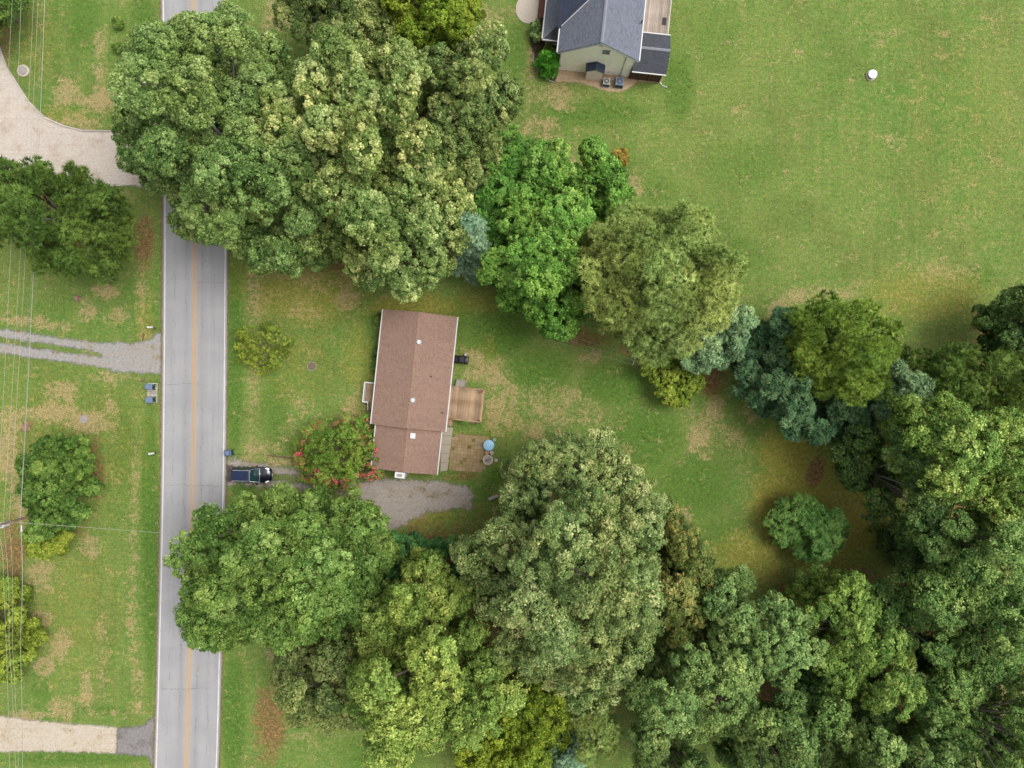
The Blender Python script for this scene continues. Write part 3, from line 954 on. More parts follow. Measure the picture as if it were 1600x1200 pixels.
def tree(name, label, cat, sp, poly, ztop, zedge, spacing=3.1, kind='broad', R=.85, la=.102, nsub=9, nleaf=35, seed=0, dens=1.0, sparse=0.0,
         group=None, lobes=None, flat=2.2, stems=1, base=None, extra=None, trunk_r=None, loose=None):
    rng = np.random.default_rng(1000 + seed)
    if lobes is None:
        lobes, pw = make_lobes(poly, ztop, zedge, spacing, rng, flat, *((.95, (2.0, 2.8)) if group == GF else (1.0, (1.3, 1.9))))
    if base is None:
        w = lobes[:, 3] ** 2
        base = ((lobes[:, 0] * w).sum() / w.sum(), (lobes[:, 1] * w).sum() / w.sum())
    root = thing(name, label, cat, (base[0], base[1], -0.03), 0, group)
    off = np.array([base[0], base[1], -0.03])
    # crown: inner foliage as its own mesh, the leafy boughs under it
    up = np.array([0, 0, 1.0])
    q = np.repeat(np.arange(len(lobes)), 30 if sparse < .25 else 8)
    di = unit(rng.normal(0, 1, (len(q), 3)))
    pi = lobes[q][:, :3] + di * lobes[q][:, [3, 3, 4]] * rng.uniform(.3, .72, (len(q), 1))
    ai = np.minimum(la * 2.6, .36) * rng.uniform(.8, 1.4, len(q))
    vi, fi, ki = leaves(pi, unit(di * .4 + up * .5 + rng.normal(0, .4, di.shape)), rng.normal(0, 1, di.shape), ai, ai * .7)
    crown = bpy.data.objects.new('crown', np_mesh('crown', vi - off, fi, SP[sp], {'tint': np.repeat(np.clip(rng.normal(.25, .12, len(q)), 0, 1), ki)}, 3))  # inner leaves tinted darker than the boughs, painting shade into the gaps
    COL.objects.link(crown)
    crown.parent = root
    N_TRI[0] += len(fi)
    nl = len(lobes)
    if loose is not None:
        lobes = np.concatenate([lobes, loose])
    for li, (cx, cy, cz, rh, rv) in enumerate(lobes):
        sparse = sparse if li < nl else .6
        ci = int(np.argmin([abs(math.log(rh / (c * R))) for c in CLASS]))
        me = bough_mesh(kind, R, la, nsub, nleaf, sparse, ci, int(rng.integers(0, 3)))
        o = bpy.data.objects.new('bough', me)
        COL.objects.link(o)
        o.parent = crown
        if sparse > .25:
            o['kind'] = 'stuff'
        o.material_slots[0].link = 'OBJECT'
        o.material_slots[0].material = SP[sp]
        k = rh / (CLASS[ci] * R)
        k = min(1.3, max(.75, k))
        o.location = (cx - off[0], cy - off[1], cz - off[2])
        o.scale = (k * rng.uniform(.92, 1.1), k * rng.uniform(.92, 1.1), k * max(.7, min(1.3, rv / rh / .8)))
        o.rotation_euler = (rng.normal(0, .16), rng.normal(0, .16), rng.uniform(0, 6.28))
    # trunk, limbs and twigs
    mb = MB()
    tr = trunk_r or max(0.05, 0.021 * ztop)
    zf = max(0.25, zedge * 0.62)
    fork = ((lobes[:, 0].mean() - base[0]) * .3, (lobes[:, 1].mean() - base[1]) * .3, zf)
    for s in range(stems):
        a = 6.28 * s / stems
        o2 = (0, 0) if stems == 1 else (tr * 2.2 * math.cos(a), tr * 2.2 * math.sin(a))
        mb.tube([(o2[0], o2[1], 0), (o2[0] * 1.2 + fork[0] * .3, o2[1] * 1.2 + fork[1] * .3, zf * .35), (o2[0] * 1.6 + fork[0] * .7, o2[1] * 1.6 + fork[1] * .7, zf * .75), (o2[0] * 1.2 + fork[0], o2[1] * 1.2 + fork[1], zf * 1.05)],
                [tr * 1.5, tr * 1.05, tr * .92, tr * .75], 9)
    for L in lobes[np.argsort(-lobes[:, 3])[:40]]:
        e = L[:3] - off
        m1 = (fork[0] + (e[0] - fork[0]) * .45, fork[1] + (e[1] - fork[1]) * .45, zf + (e[2] - zf) * .62)
        mb.tube([fork, m1, tuple(e)], [tr * .45, tr * .28, tr * .12], 5)
        for k in range(4):
            d = unit(rng.normal(0, 1, 3) + np.array([0, 0, .5]))
            t2 = e + d * np.array([L[3], L[3], L[4]]) * (1.16 if k == 0 else .95)
            mb.tube([tuple(e), tuple((e + t2) / 2 + rng.normal(0, .1, 3) * L[3]), tuple(t2)], [tr * .11 + .008, tr * .07 + .008, .01], 3)
    obj('trunk', mb, m_bark, root, smooth=True)
    if extra:
        C = []
        for L in lobes:
            d = unit(rng.normal(0, 1, (10, 3)) + np.array([0, 0, .7]))
            C.append(L[:3] + d * np.array([L[3], L[3], L[4]]) * 1.02)
        C = np.concatenate(C)
        for nm, mat, cond, size, cnt in extra:
            sel = [i for i in range(len(C)) if cond(C[i], rng)]
            if not sel:
                continue
            cc = C[sel]
            dirs = unit(rng.normal(0, 1, (len(cc), cnt, 3)) + np.array([0, 0, .6]))
            pos = (cc[:, None, :] + dirs * R * .5 * rng.uniform(.3, 1, (len(cc), cnt, 1))).reshape(-1, 3)
            pos[:, 2] += R * .3
            nr = unit(rng.normal(0, .5, pos.shape) + np.array([0, 0, 1.0]))
            aa = size * rng.uniform(.7, 1.3, len(pos))
            v2, f2, k2 = leaves(pos, nr, rng.normal(0, 1, pos.shape), aa, aa * .7)
            o = bpy.data.objects.new(nm, np_mesh(nm, v2 - off, f2, mat, {'tint': np.repeat(rng.random(len(pos)), k2)}, 3))
            COL.objects.link(o)
            o.parent = crown
            N_TRI[0] += len(f2)
    return root


def cone_lobes(px, py, height, r0, rng, zb=0.8, top_r=0.45):
    """conifer: whorls of boughs round an upright stem standing at a ground point"""
    x, y, _ = W(px, py)
    L = []
    z = zb
    while z < height - top_r:
        u = (z - zb) / (height - zb)
        r = r0 * (1 - u) ** 0.85 + top_r * .5
        n = max(3, int(5 + r))
        for k in range(n):
            a = 6.283 * k / n + rng.uniform(0, 1.5)
            d = r * rng.uniform(.55, .8)
            br = max(top_r * .8, r * .42)
            L.append((x + d * math.cos(a), y + d * math.sin(a), z + rng.normal(0, .2), br, br * .55))
        L.append((x, y, z + .3, r * .55, r * .5))
        z += max(.7, r * .62)
    L.append((x, y, height - top_r, top_r, top_r * 1.6))
    return np.array(L), (x, y)


def conifer(name, label, sp, px, py, height, r0, seed, kind='spray', la=.2, group=None, R=.6, nsub=5, nleaf=16, cat='tree'):
    rng = np.random.default_rng(500 + seed)
    L, base = cone_lobes(px, py, height, r0, rng)
    return tree(name, label, cat, sp, None, height, 1.6, kind=kind, R=R, la=la, nsub=nsub, nleaf=nleaf, seed=seed, lobes=L, base=base, group=group)


PINE = dict(kind='needle', R=.66, la=.235, nsub=6, nleaf=17, spacing=2.3)
# --- big trees by the road, upper left
tree('maple_tree', 'huge green maple hanging over the road beside the pale gravel lot', 'tree', 'maple',
     [(300, 25), (365, 10), (420, 45), (435, 100), (470, 170), (500, 240), (495, 330), (495, 380), (450, 415), (375, 405), (330, 375), (265, 360), (250, 310), (195, 265), (172, 225), (185, 180), (172, 150), (205, 110), (200, 85), (240, 50)], 20, 8.5, seed=1)
tree('oak_tree', 'huge olive oak with cream flecked leaves north of the brown-roofed house', 'tree', 'oak',
     [(445, 95), (500, 60), (560, 75), (640, 70), (690, 110), (705, 180), (700, 250), (730, 320), (715, 380), (680, 420), (630, 450), (560, 440), (530, 390), (490, 365), (450, 320), (435, 260), (430, 170)], 20, 8.5, seed=2, R=0.72)
tree('oak_tree', 'grey-green oak between the cream flecked oak and the grey-roofed house', 'tree', 'oak_green',
     [(670, 85), (740, 65), (785, 90), (803, 150), (795, 210), (755, 255), (735, 320), (690, 250), (680, 150)], 16, 7, seed=3, R=0.72)
tree('oak_tree', 'dull green tree cut by the top edge beside the golden-green tree', 'tree', 'oak_green',
     [(455, -40), (600, -40), (605, 50), (560, 78), (500, 65), (455, 70), (445, 40)], 13, 6, seed=4, spacing=2.7)
tree('golden_tree', 'golden-green tree cut by the top edge left of the grey-roofed house', 'tree', 'golden',
     [(580, -50), (735, -50), (742, 30), (725, 68), (690, 78), (650, 62), (600, 30)], 13, 5.5, seed=5, spacing=2.6, la=.1)
conifer('blue_spruce', 'blue-grey spruce wedged between the cream flecked oak and the bright green maple', 'blue', 742, 388, 12.8, 3.6, 6)
tree('green_tree', 'fresh green feathery tree at the upper left of the bright green maple', 'tree', 'feather',
     [(745, 235), (790, 215), (835, 235), (835, 290), (800, 340), (765, 385), (745, 330), (735, 270)], 11, 4.5, kind='spray', la=.2, nsub=7, nleaf=26, seed=7, spacing=2.4)
tree('maple_tree', 'bright green maple of separate rounded heads behind the house', 'tree', 'bright',
     [(830, 235), (880, 230), (905, 265), (925, 222), (958, 250), (960, 290), (985, 300), (930, 350), (910, 400), (920, 450), (905, 500), (875, 520), (840, 515), (820, 480), (770, 465), (760, 430), (770, 380), (800, 330)], 12.5, 5, seed=8, la=.13, spacing=2.9)
tree('pine_tree', 'great yellow-green pine with tufted needles beside the open field', 'tree', 'pine',
     [(920, 350), (985, 320), (1060, 320), (1120, 355), (1150, 410), (1155, 470), (1115, 520), (1070, 550), (1010, 565), (965, 515), (915, 490), (905, 440), (915, 400)], 18, 8.5, seed=9, **PINE,
     extra=[('yellow_leaves', m_yleaf, lambda c, r: (c[0] - W(1113, 380, 12)[0]) ** 2 + (c[1] - W(1113, 380, 12)[1]) ** 2 < .55 and c[2] > 10, .16, 26)])
tree('white_pine', 'pale blue-green pine at the lower right foot of the great pine', 'tree', 'pale_blue',
     [(1060, 535), (1105, 495), (1155, 475), (1167, 520), (1150, 562), (1100, 578), (1060, 562)], 9, 4, kind='spray', la=.2, nsub=8, nleaf=22, seed=10, spacing=2.0, R=.6)
tree('rounded_bush', 'yellow-green rounded bush under the lower edge of the great pine', 'bush', 'yellow_bush',
     [(1000, 568), (1040, 560), (1095, 570), (1094, 600), (1065, 630), (1030, 618)], 3.6, 1.2, seed=11, spacing=1.6, R=.6, la=.12, nleaf=22)
tree('pine_tree', 'olive green pine standing over teal conifers at the field corner', 'tree', 'pine_dark',
     [(1245, 495), (1290, 470), (1345, 468), (1380, 500), (1395, 560), (1385, 615), (1330, 622), (1270, 600), (1240, 560)], 16, 7.5, seed=12, **PINE)
tree('white_pine', 'teal conifer on the left of the olive pine', 'tree', 'teal',
     [(1160, 535), (1200, 495), (1250, 492), (1258, 570), (1265, 620), (1240, 685), (1190, 635), (1150, 605)], 9.5, 3.5, kind='spray', la=.2, nsub=8, nleaf=22, seed=13, spacing=2.1, R=.6)
tree('white_pine', 'teal conifer along the lower edge of the olive pine', 'tree', 'teal',
     [(1235, 620), (1300, 608), (1375, 615), (1378, 660), (1310, 684), (1270, 692), (1235, 682)], 8, 3, kind='spray', la=.2, nsub=8, nleaf=22, seed=14, spacing=2.0, R=.6)
tree('white_pine', 'pale bluish conifer between the olive pine and the wood', 'tree', 'pale_blue',
     [(1370, 595), (1410, 568), (1437, 600), (1430, 640), (1390, 665), (1365, 645)], 12, 5, kind='spray', la=.2, nsub=8, nleaf=22, seed=15, spacing=1.9, R=.6)
tree('pine_tree', 'green pine with bare brown twigs cut by the right edge below the field', 'tree', 'pine_left',
     [(1415, 560), (1500, 538), (1570, 550), (1640, 560), (1640, 660), (1560, 668), (1490, 645), (1440, 610)], 14, 6, seed=16, sparse=.12, **PINE)
tree('dark_tree', 'dark green tree cut by the right edge at the field corner', 'tree', 'forest_dark',
     [(1540, 515), (1575, 465), (1640, 430), (1650, 560), (1585, 552)], 12, 5, seed=17, spacing=2.5)
# --- the wood, lower right
F = dict(group=GF)
tree('oak_tree', 'tall warm green oak at the right edge below the green pine', 'tree', 'forest_warm',
     [(1395, 655), (1440, 608), (1500, 640), (1590, 660), (1650, 680), (1650, 800), (1570, 795), (1500, 775), (1440, 785), (1405, 730)], 20, 10.5, seed=18, R=0.98, **F)
tree('forest_tree', 'dark green tree leaning into the clearing below the teal conifers', 'tree', 'forest_dark',
     [(1305, 690), (1350, 660), (1405, 670), (1425, 740), (1465, 795), (1440, 855), (1385, 805), (1330, 745)], 13, 5, seed=19, spacing=2.7, **F)
tree('forest_tree', 'mid green tree at the right edge below the warm green oak', 'tree', 'forest',
     [(1430, 825), (1500, 790), (1600, 800), (1650, 830), (1650, 905), (1560, 895), (1480, 885), (1440, 862)], 18, 9, seed=20, spacing=2.8, **F)
tree('forest_tree', 'green tree with layered boughs midway down the right edge', 'tree', 'forest',
     [(1420, 908), (1480, 885), (1560, 910), (1650, 920), (1650, 1005), (1560, 1005), (1500, 1000), (1450, 965), (1425, 940)], 17, 8, seed=21, R=0.98, spacing=2.8, **F)
tree('forest_tree', 'dark low tree in the gap at the right end of the clearing', 'tree', 'forest_dark',
     [(1385, 800), (1440, 830), (1500, 850), (1450, 905), (1405, 895)], 8, 3, seed=22, spacing=2.4, **F)
tree('forest_tree', 'small fresh green tree right of the ragged dark oak', 'tree', 'forest',
     [(1355, 925), (1390, 912), (1430, 950), (1442, 1000), (1420, 1022), (1370, 992)], 12, 5, seed=23, spacing=2.4, **F)
tree('oak_tree', 'ragged dark olive oak at the lower edge of the clearing', 'tree', 'forest_warm',
     [(1250, 940), (1290, 893), (1340, 898), (1370, 960), (1430, 1040), (1425, 1090), (1370, 1102), (1320, 1085), (1270, 1035), (1250, 990)], 13, 6, seed=24, spacing=2.5, R=.8, sparse=.28, **F)
tree('oak_tree', 'grey-green oak right of the great spreading oak', 'tree', 'forest_grey',
     [(1095, 930), (1130, 903), (1180, 903), (1240, 950), (1258, 1000), (1230, 1060), (1170, 1055), (1105, 1005)], 15, 7, seed=25, R=0.72, **F)
tree('oak_tree', 'broad grey-green oak in the middle of the bottom edge wood', 'tree', 'forest_grey',
     [(995, 1035), (1080, 980), (1150, 1005), (1200, 1060), (1195, 1130), (1120, 1145), (1045, 1158), (985, 1100)], 16.5, 7.5, seed=26, R=0.98, **F)
tree('forest_tree', 'grey-green tree cut by the bottom edge right of the small blue conifer', 'tree', 'forest_grey',
     [(1000, 1135), (1080, 1140), (1110, 1240), (1000, 1240)], 14, 6, seed=27, spacing=2.6, **F)
tree('forest_tree', 'tall grey-green tree cut by the bottom edge below two grey oaks', 'tree', 'forest_grey',
     [(1170, 1090), (1240, 1078), (1268, 1150), (1255, 1250), (1150, 1250), (1140, 1160)], 16.5, 7, seed=28, spacing=2.8, **F)
tree('forest_tree', 'narrow dark tree between the ragged oak and the bottom edge', 'tree', 'forest',
     [(1255, 1060), (1300, 1070), (1305, 1135), (1262, 1135)], 11, 5, seed=29, spacing=2.2, **F)
tree('forest_tree', 'bluish green tree cut by the bottom edge below the ragged oak', 'tree', 'forest_grey',
     [(1268, 1150), (1330, 1110), (1400, 1105), (1450, 1130), (1480, 1180), (1470, 1250), (1270, 1250)], 16, 7, seed=30, R=0.72, **F)
tree('forest_tree', 'tall green tree filling the bottom right corner', 'tree', 'forest',
     [(1425, 1075), (1500, 1055), (1560, 1080), (1650, 1060), (1650, 1250), (1490, 1250), (1470, 1150)], 19, 8, seed=31, R=0.98, **F)
tree('forest_tree', 'shaded low tree below the layered tree on the right edge', 'tree', 'forest_dark',
     [(1430, 1000), (1520, 1030), (1650, 1020), (1650, 1060), (1500, 1060), (1440, 1060)], 9, 4, seed=32, spacing=2.4, **F)
tree('forest_tree', 'small mid green tree between the layered tree and the bottom right corner tree', 'tree', 'forest',
     [(1480, 985), (1530, 975), (1580, 1000), (1570, 1060), (1500, 1060), (1470, 1030)], 12, 5, seed=61, spacing=2.4, **F)
tree('forest_tree', 'small shaded tree right of the grey-green oaks and left of the ragged oak', 'tree', 'forest_dark',
     [(1235, 1010), (1275, 1030), (1300, 1080), (1260, 1110), (1225, 1070)], 8, 3, seed=62, spacing=2.2, **F)
# --- trees round the lower side of the yard
tree('oak_tree', 'great spreading grey-green oak in the middle of the picture bottom', 'tree', 'giant',
     [(815, 714), (848, 702), (870, 725), (900, 690), (945, 680), (965, 720), (1010, 760), (1045, 810), (1030, 850), (1025, 930), (1040, 990), (1005, 1015), (985, 1075), (905, 1108), (860, 1080), (800, 1060), (760, 990), (740, 930), (720, 870), (735, 822), (792, 778)], 22, 9, seed=33, R=0.98)
tree('oak_tree', 'darker green oak with rusty edge on the right flank of the great oak', 'tree', 'rust_edge',
     [(1015, 775), (1060, 800), (1098, 860), (1102, 920), (1078, 990), (1040, 1000), (1025, 920), (1030, 850)], 13, 5.5, seed=34, spacing=2.5)
tree('yellow_tree', 'yellow-green tree between the roadside tree and the great oak', 'tree', 'yellow_tree',
     [(625, 890), (660, 868), (690, 900), (735, 918), (745, 1000), (790, 1040), (812, 1090), (770, 1140), (710, 1175), (640, 1180), (580, 1162), (555, 1100), (560, 1040), (545, 980), (600, 940)], 18, 8, seed=35, R=0.98)
tree('roadside_tree', 'large green tree overhanging the road below the parked car', 'tree', 'left_tree',
     [(350, 800), (395, 780), (420, 776), (480, 786), (560, 780), (592, 815), (607, 870), (580, 920), (560, 980), (500, 1000), (440, 1010), (380, 1000), (330, 1037), (290, 1010), (280, 965), (300, 930), (263, 895), (275, 850), (320, 840), (310, 800)], 18, 7, seed=36, R=0.85)
tree('oak_tree', 'greyish olive tree between the roadside tree and the yellow-green tree', 'tree', 'greyish',
     [(440, 1020), (500, 980), (560, 985), (592, 1050), (590, 1130), (540, 1150), (480, 1130), (428, 1080)], 12.5, 5, seed=37, spacing=2.6)
tree('ivy_thicket', 'dark green thicket at the lower edge of the gravel pad', 'bush', 'ivy',
     [(605, 842), (630, 828), (660, 850), (730, 845), (740, 900), (690, 905), (640, 905), (600, 890)], 5, 1.6, seed=38, spacing=1.9, R=.7, la=.16)
tree('golden_tree', 'golden-green tree cut by the bottom edge under the great oak', 'tree', 'golden',
     [(735, 1150), (800, 1085), (860, 1085), (892, 1130), (880, 1240), (720, 1240)], 10.5, 4.5, seed=39, spacing=2.3, la=.1)
tree('pine_tree', 'light green rounded pine at the bottom edge beside the blue conifer', 'tree', 'pine',
     [(900, 1115), (955, 1112), (968, 1160), (930, 1192), (895, 1160)], 10.5, 4, seed=40, kind='needle', R=.6, la=.18, nsub=7, nleaf=15, spacing=1.9)
conifer('blue_spruce', 'small blue conifer cut by the bottom edge below the great oak', 'blue', 872, 1148, 10.0, 3.3, 41)
tree('small_tree', 'small rounded green tree alone in the shaded clearing', 'tree', 'clearing',
     [(1200, 820), (1220, 785), (1260, 772), (1300, 795), (1326, 830), (1300, 870), (1270, 880), (1225, 852)], 4.6, 1.4, seed=42, spacing=1.7, R=.6, la=.13, nleaf=22, kind='spray')
# --- left of the road
tree('pine_tree', 'green pine beside the pale gravel lot left of the road', 'tree', 'pine_left',
     [(-40, 270), (30, 250), (60, 265), (110, 253), (130, 285), (155, 278), (190, 340), (188, 380), (172, 418), (135, 425), (100, 412), (50, 420), (10, 380), (-40, 360)], 15.5, 7, seed=43, **PINE)
tree('holly_tree', 'dark green holly-like tree under the wires left of the road', 'tree', 'dark_bush',
     [(80, 672), (120, 690), (146, 705), (135, 760), (125, 810), (100, 835), (60, 835), (42, 800), (45, 760), (28, 740), (40, 710)], 6.8, 2.4, seed=44, spacing=2.1, R=.7, la=.15)
tree('yellow_bush', 'yellow-green bush at the lower foot of the dark tree under the wires', 'bush', 'yellow_bush',
     [(42, 838), (70, 828), (105, 832), (125, 825), (110, 858), (75, 872), (45, 865)], 2.6, 1.0, seed=45, spacing=1.2, R=.5, la=.12, sparse=.15)
tree('yellow_bush', 'large yellow-green bush under the wires cut by the left edge', 'bush', 'yellow_bush',
     [(-40, 910), (20, 905), (45, 960), (60, 1000), (40, 1050), (0, 1072), (-40, 1065)], 4.2, 1.4, seed=46, spacing=1.9, R=.65, la=.12, nleaf=24)
tree('dark_tree', 'dark tree in the top left corner beyond the gravel lot', 'tree', 'dark_bush',
     [(-60, -50), (28, -50), (38, 8), (12, 36), (-60, 60)], 7, 3, seed=47, spacing=2.0)
# --- shrubs by the house
crng = np.random.default_rng(90)
outer, _ = make_lobes([(458, 700), (482, 664), (530, 648), (578, 652), (597, 690), (592, 745), (550, 762), (500, 765), (468, 745)], 3.6, 1.5, 1.1, crng)
inner = WP([(480, 692), (500, 672), (540, 668), (566, 690), (574, 720), (558, 742), (520, 748), (488, 732)], 3)
outer = outer[poly_sd(outer[:, 0], outer[:, 1], inner) > .1]
tree('crape_myrtle', 'crape myrtle with pink blossom beside the driveway end of the house', 'tree', 'crape',
     [(476, 695), (498, 672), (540, 666), (568, 690), (576, 722), (560, 745), (520, 750), (486, 735)], 5.0, 2.0, seed=48, spacing=1.5, R=.6, la=.09, nleaf=22, sparse=.3, stems=4, trunk_r=.05, loose=outer,
     extra=[('pink_blossom', m_pink, lambda c, r: (c[1] < W(0, 728, 3)[1] and c[0] > W(500, 0, 3)[0] and r.random() < .26) or (c[0] > W(580, 0, 3)[0] and c[1] < W(0, 690, 3)[1] and r.random() < .35) or ((c[0] - W(465, 710, 3)[0]) ** 2 + (c[1] - W(465, 710, 3)[1]) ** 2 < .7), .085, 34),
            ('coral_blossom', m_rust, lambda c, r: poly_sd(np.array([c[0]]), np.array([c[1]]), inner)[0] > 0 and r.random() < .5, .08, 12)])
tree('thin_shrub', 'thin yellow-green shrub standing in the front lawn by the road', 'bush', 'yellow_bush',
     [(370, 525), (395, 505), (440, 508), (457, 545), (440, 572), (400, 582), (378, 568)], 2.9, .9, seed=49, spacing=1.3, R=.55, la=.09, nleaf=12, sparse=.58, stems=5, trunk_r=.03)
tree('round_shrub', 'small golden shrub at the field edge above the bright green maple', 'bush', 'gold_shrub',
     [(956, 240), (967, 234), (980, 240), (979, 255), (966, 261), (956, 254)], 1.3, .5, seed=50, spacing=.8, R=.35, la=.08, nleaf=24, trunk_r=.03)
tree('round_shrub', 'upper of two small round shrubs on the upper left lawn', 'bush', 'dark_bush',
     [(179, 30), (186, 28), (192, 33), (190, 41), (182, 41)], .9, .35, seed=51, spacing=.6, R=.26, la=.07, trunk_r=.02)
tree('round_shrub', 'lower of two small round shrubs on the upper left lawn', 'bush', 'dark_bush',
     [(179, 70), (186, 68), (193, 73), (190, 81), (181, 80)], .9, .35, seed=52, spacing=.6, R=.26, la=.07, trunk_r=.02)
conifer('arborvitae', 'pointed bright green arborvitae in the curved bed by the grey-roofed house', 'arbor', 856, 108, 3.4, 1.0, 53, la=.10, R=.32, nsub=6, nleaf=14, cat='bush')
tree('round_shrub', 'dark round shrub between the arborvitae and the porch', 'bush', 'dark_bush',
     [(848, 78), (858, 74), (867, 80), (866, 90), (855, 92), (848, 87)], 1.3, .5, seed=54, spacing=.8, R=.35, la=.08, trunk_r=.03)
tree('grey_shrub', 'loose greyish shrub in front of the grey-roofed porch', 'bush', 'forest_grey',
     [(832, 40), (842, 32), (848, 45), (847, 62), (840, 70), (832, 60)], 1.5, .5, seed=55, spacing=.8, R=.35, la=.08, sparse=.2, trunk_r=.03)
for k, (y0, y1) in enumerate(((492, 505), (547, 563), (570, 586))):
    x = 597 - (y0 - 483) * .105
    tree('foundation_shrub', ['topmost', 'middle', 'lowest'][k] + ' low green shrub along the front eave of the brown-roofed house', 'bush', 'dark_bush',
         [(x - 6, y0), (x + 2, y0 - 2), (x + 1, y1), (x - 6, y1)], .7, .3, seed=56 + k, spacing=.7, R=.3, la=.07, trunk_r=.02, group='foundation shrubs')
print('leaf triangles', N_TRI[0])

# ------------------------------------------------------------------ materials of built things
def shingle_mat(name, c1, c2, c3, along='y'):
    m, t, b = new_mat(name)
    o = t.obj()
    br = t.n.new('ShaderNodeTexBrick')
    t.put(br.inputs['Vector'], t.mapping(o, rot=(0, 0, math.radians(90 if along == 'y' else 0))))
    br.inputs['Color1'].default_value = c1
    br.inputs['Color2'].default_value = c2
    br.inputs['Mortar'].default_value = tuple(v * .55 for v in c2[:3]) + (1,)
    br.inputs['Scale'].default_value = 1.0
    br.inputs['Brick Width'].default_value = .32
    br.inputs['Row Height'].default_value = .145
    br.inputs['Mortar Size'].default_value = .012
    br.inputs['Bias'].default_value = 0.0
    n = t.noise(o, 0.7, 5, .6)
    n2 = t.noise(o, 8, 4, .8)
    st = t.noise(t.mapping(o, scale=(.25, 2.5, 1) if along == 'y' else (2.5, .25, 1)), 1.0, 4, .6)
    c = t.mix(t.math('MULTIPLY', t.step(n, .38, .7), .6), t.mix(.45, br.outputs['Color'], c3), c3)
    c = t.scale(c, t.math('MULTIPLY', t.rng(n2, .3, .7, .74, 1.28), t.rng(st, .3, .7, .95, 1.05)))
    t.put(b.inputs['Base Color'], c)
    b.inputs['Roughness'].default_value = .9
    b.inputs['Specular IOR Level'].default_value = .2
    t.put(b.inputs['Normal'], t.bump(t.math('ADD', br.outputs['Fac'], n2), .4, .02))
    return m


def wood_mat(name, c1, c2, axis='y', per=True):
    m, t, b = new_mat(name)
    o = t.obj()
    sc = {'y': (9, .5, 9), 'x': (.5, 9, 9), 'z': (9, 9, .5)}[axis]
    g = t.noise(t.mapping(o, scale=sc), 1.5, 5, .65)
    inf = t.n.new('ShaderNodeObjectInfo')
    c = t.mix(t.step(g, .3, .7), c1, c2)
    if per:
        c = t.scale(c, t.rng(inf.outputs['Random'], 0, 1, .74, 1.2))
    st = t.noise(t.mapping(t.pos()), 1.1, 4, .6)
    c = t.scale(c, t.rng(st, .3, .7, .82, 1.12))
    t.put(b.inputs['Base Color'], c)
    b.inputs['Roughness'].default_value = .85
    return m


def siding_mat(name, col, pitch=.2):
    m, t, b = new_mat(name)
    o = t.obj()
    z = t.sep(o)[2]
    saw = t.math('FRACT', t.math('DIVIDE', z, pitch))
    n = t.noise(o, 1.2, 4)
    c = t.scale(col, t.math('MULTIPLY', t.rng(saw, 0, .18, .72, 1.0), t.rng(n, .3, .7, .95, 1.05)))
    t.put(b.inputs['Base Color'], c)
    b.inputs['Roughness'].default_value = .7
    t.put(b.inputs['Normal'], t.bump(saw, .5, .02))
    return m


def brick_mat(name, c1, c2, mort):
    m, t, b = new_mat(name)
    o = t.obj()
    xyz = t.sep(o)
    cmb = t.n.new('ShaderNodeCombineXYZ')
    t.put(cmb.inputs[0], t.math('ADD', xyz[0], xyz[1]))
    t.put(cmb.inputs[1], xyz[2])
    br = t.n.new('ShaderNodeTexBrick')
    t.put(br.inputs['Vector'], cmb.outputs[0])
    br.inputs['Color1'].default_value = c1
    br.inputs['Color2'].default_value = c2
    br.inputs['Mortar'].default_value = mort
    br.inputs['Scale'].default_value = 1
    br.inputs['Brick Width'].default_value = .21
    br.inputs['Row Height'].default_value = .075
    br.inputs['Mortar Size'].default_value = .008
    t.put(b.inputs['Base Color'], br.outputs['Color'])
    b.inputs['Roughness'].default_value = .85
    return m


m_brown_sh = shingle_mat('brown_shingle', A(192, 157, 138), A(160, 128, 112), A(176, 144, 128))
m_grey_sh = shingle_mat('grey_shingle', A(152, 157, 172), A(112, 117, 130), A(132, 138, 152))
m_grey_shx = shingle_mat('grey_shingle_porch', A(104, 106, 114), A(76, 78, 86), A(92, 95, 104), 'x')
m_navy_sh = shingle_mat('slate_shingle', A(84, 92, 112), A(62, 68, 86), A(70, 78, 98))
m_ridge = shingle_mat('ridge_shingle', A(206, 160, 138), A(156, 126, 112), A(178, 146, 130), 'x')
m_ridge_g = plain('grey_ridge_cap', A(150, 154, 162), .8, var=.15)
m_gutter = plain('white_metal', A(250, 248, 246, 1.0), .5, var=.05, dirt=A(206, 202, 196))
m_whitep = plain('white_paint', A(250, 250, 250, 1.1), .6, var=.04)
m_brick = brick_mat('red_brick', A(140, 84, 66), A(118, 70, 58), A(168, 158, 148))
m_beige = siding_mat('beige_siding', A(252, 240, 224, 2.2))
m_tansid = siding_mat('cream_siding', A(240, 224, 208, 1.9))
m_deck = wood_mat('brown_deck_wood', A(176, 138, 100), A(232, 198, 160))
m_rail = wood_mat('tan_rail_wood', A(196, 156, 112), A(220, 184, 142), 'x')
m_grey_wood = wood_mat('weathered_wood', A(176, 162, 150), A(206, 194, 182))
m_old_deck = wood_mat('pale_worn_deck_wood', A(176, 152, 134), A(222, 208, 194))
m_pallet = wood_mat('pale_pallet_wood', A(206, 196, 184), A(226, 218, 206))
m_log = wood_mat('dark_log_wood', A(112, 84, 66), A(150, 116, 94), 'x')
m_timber = wood_mat('pale_timber', A(214, 200, 186), A(236, 226, 214), 'x')
m_darkwood = wood_mat('stained_wood', A(86, 58, 44), A(120, 82, 62), 'z')
m_conc = plain('concrete', A(204, 190, 170), .9, var=.14, dirt=A(178, 162, 140))
m_conc2 = plain('pale_concrete', A(224, 210, 192), .9, var=.08)
m_conc3 = plain('grey_concrete', A(186, 180, 172), .9, var=.2, dirt=A(140, 130, 118))
m_black = plain('black_vinyl', A(40, 42, 46), .45, var=.3)
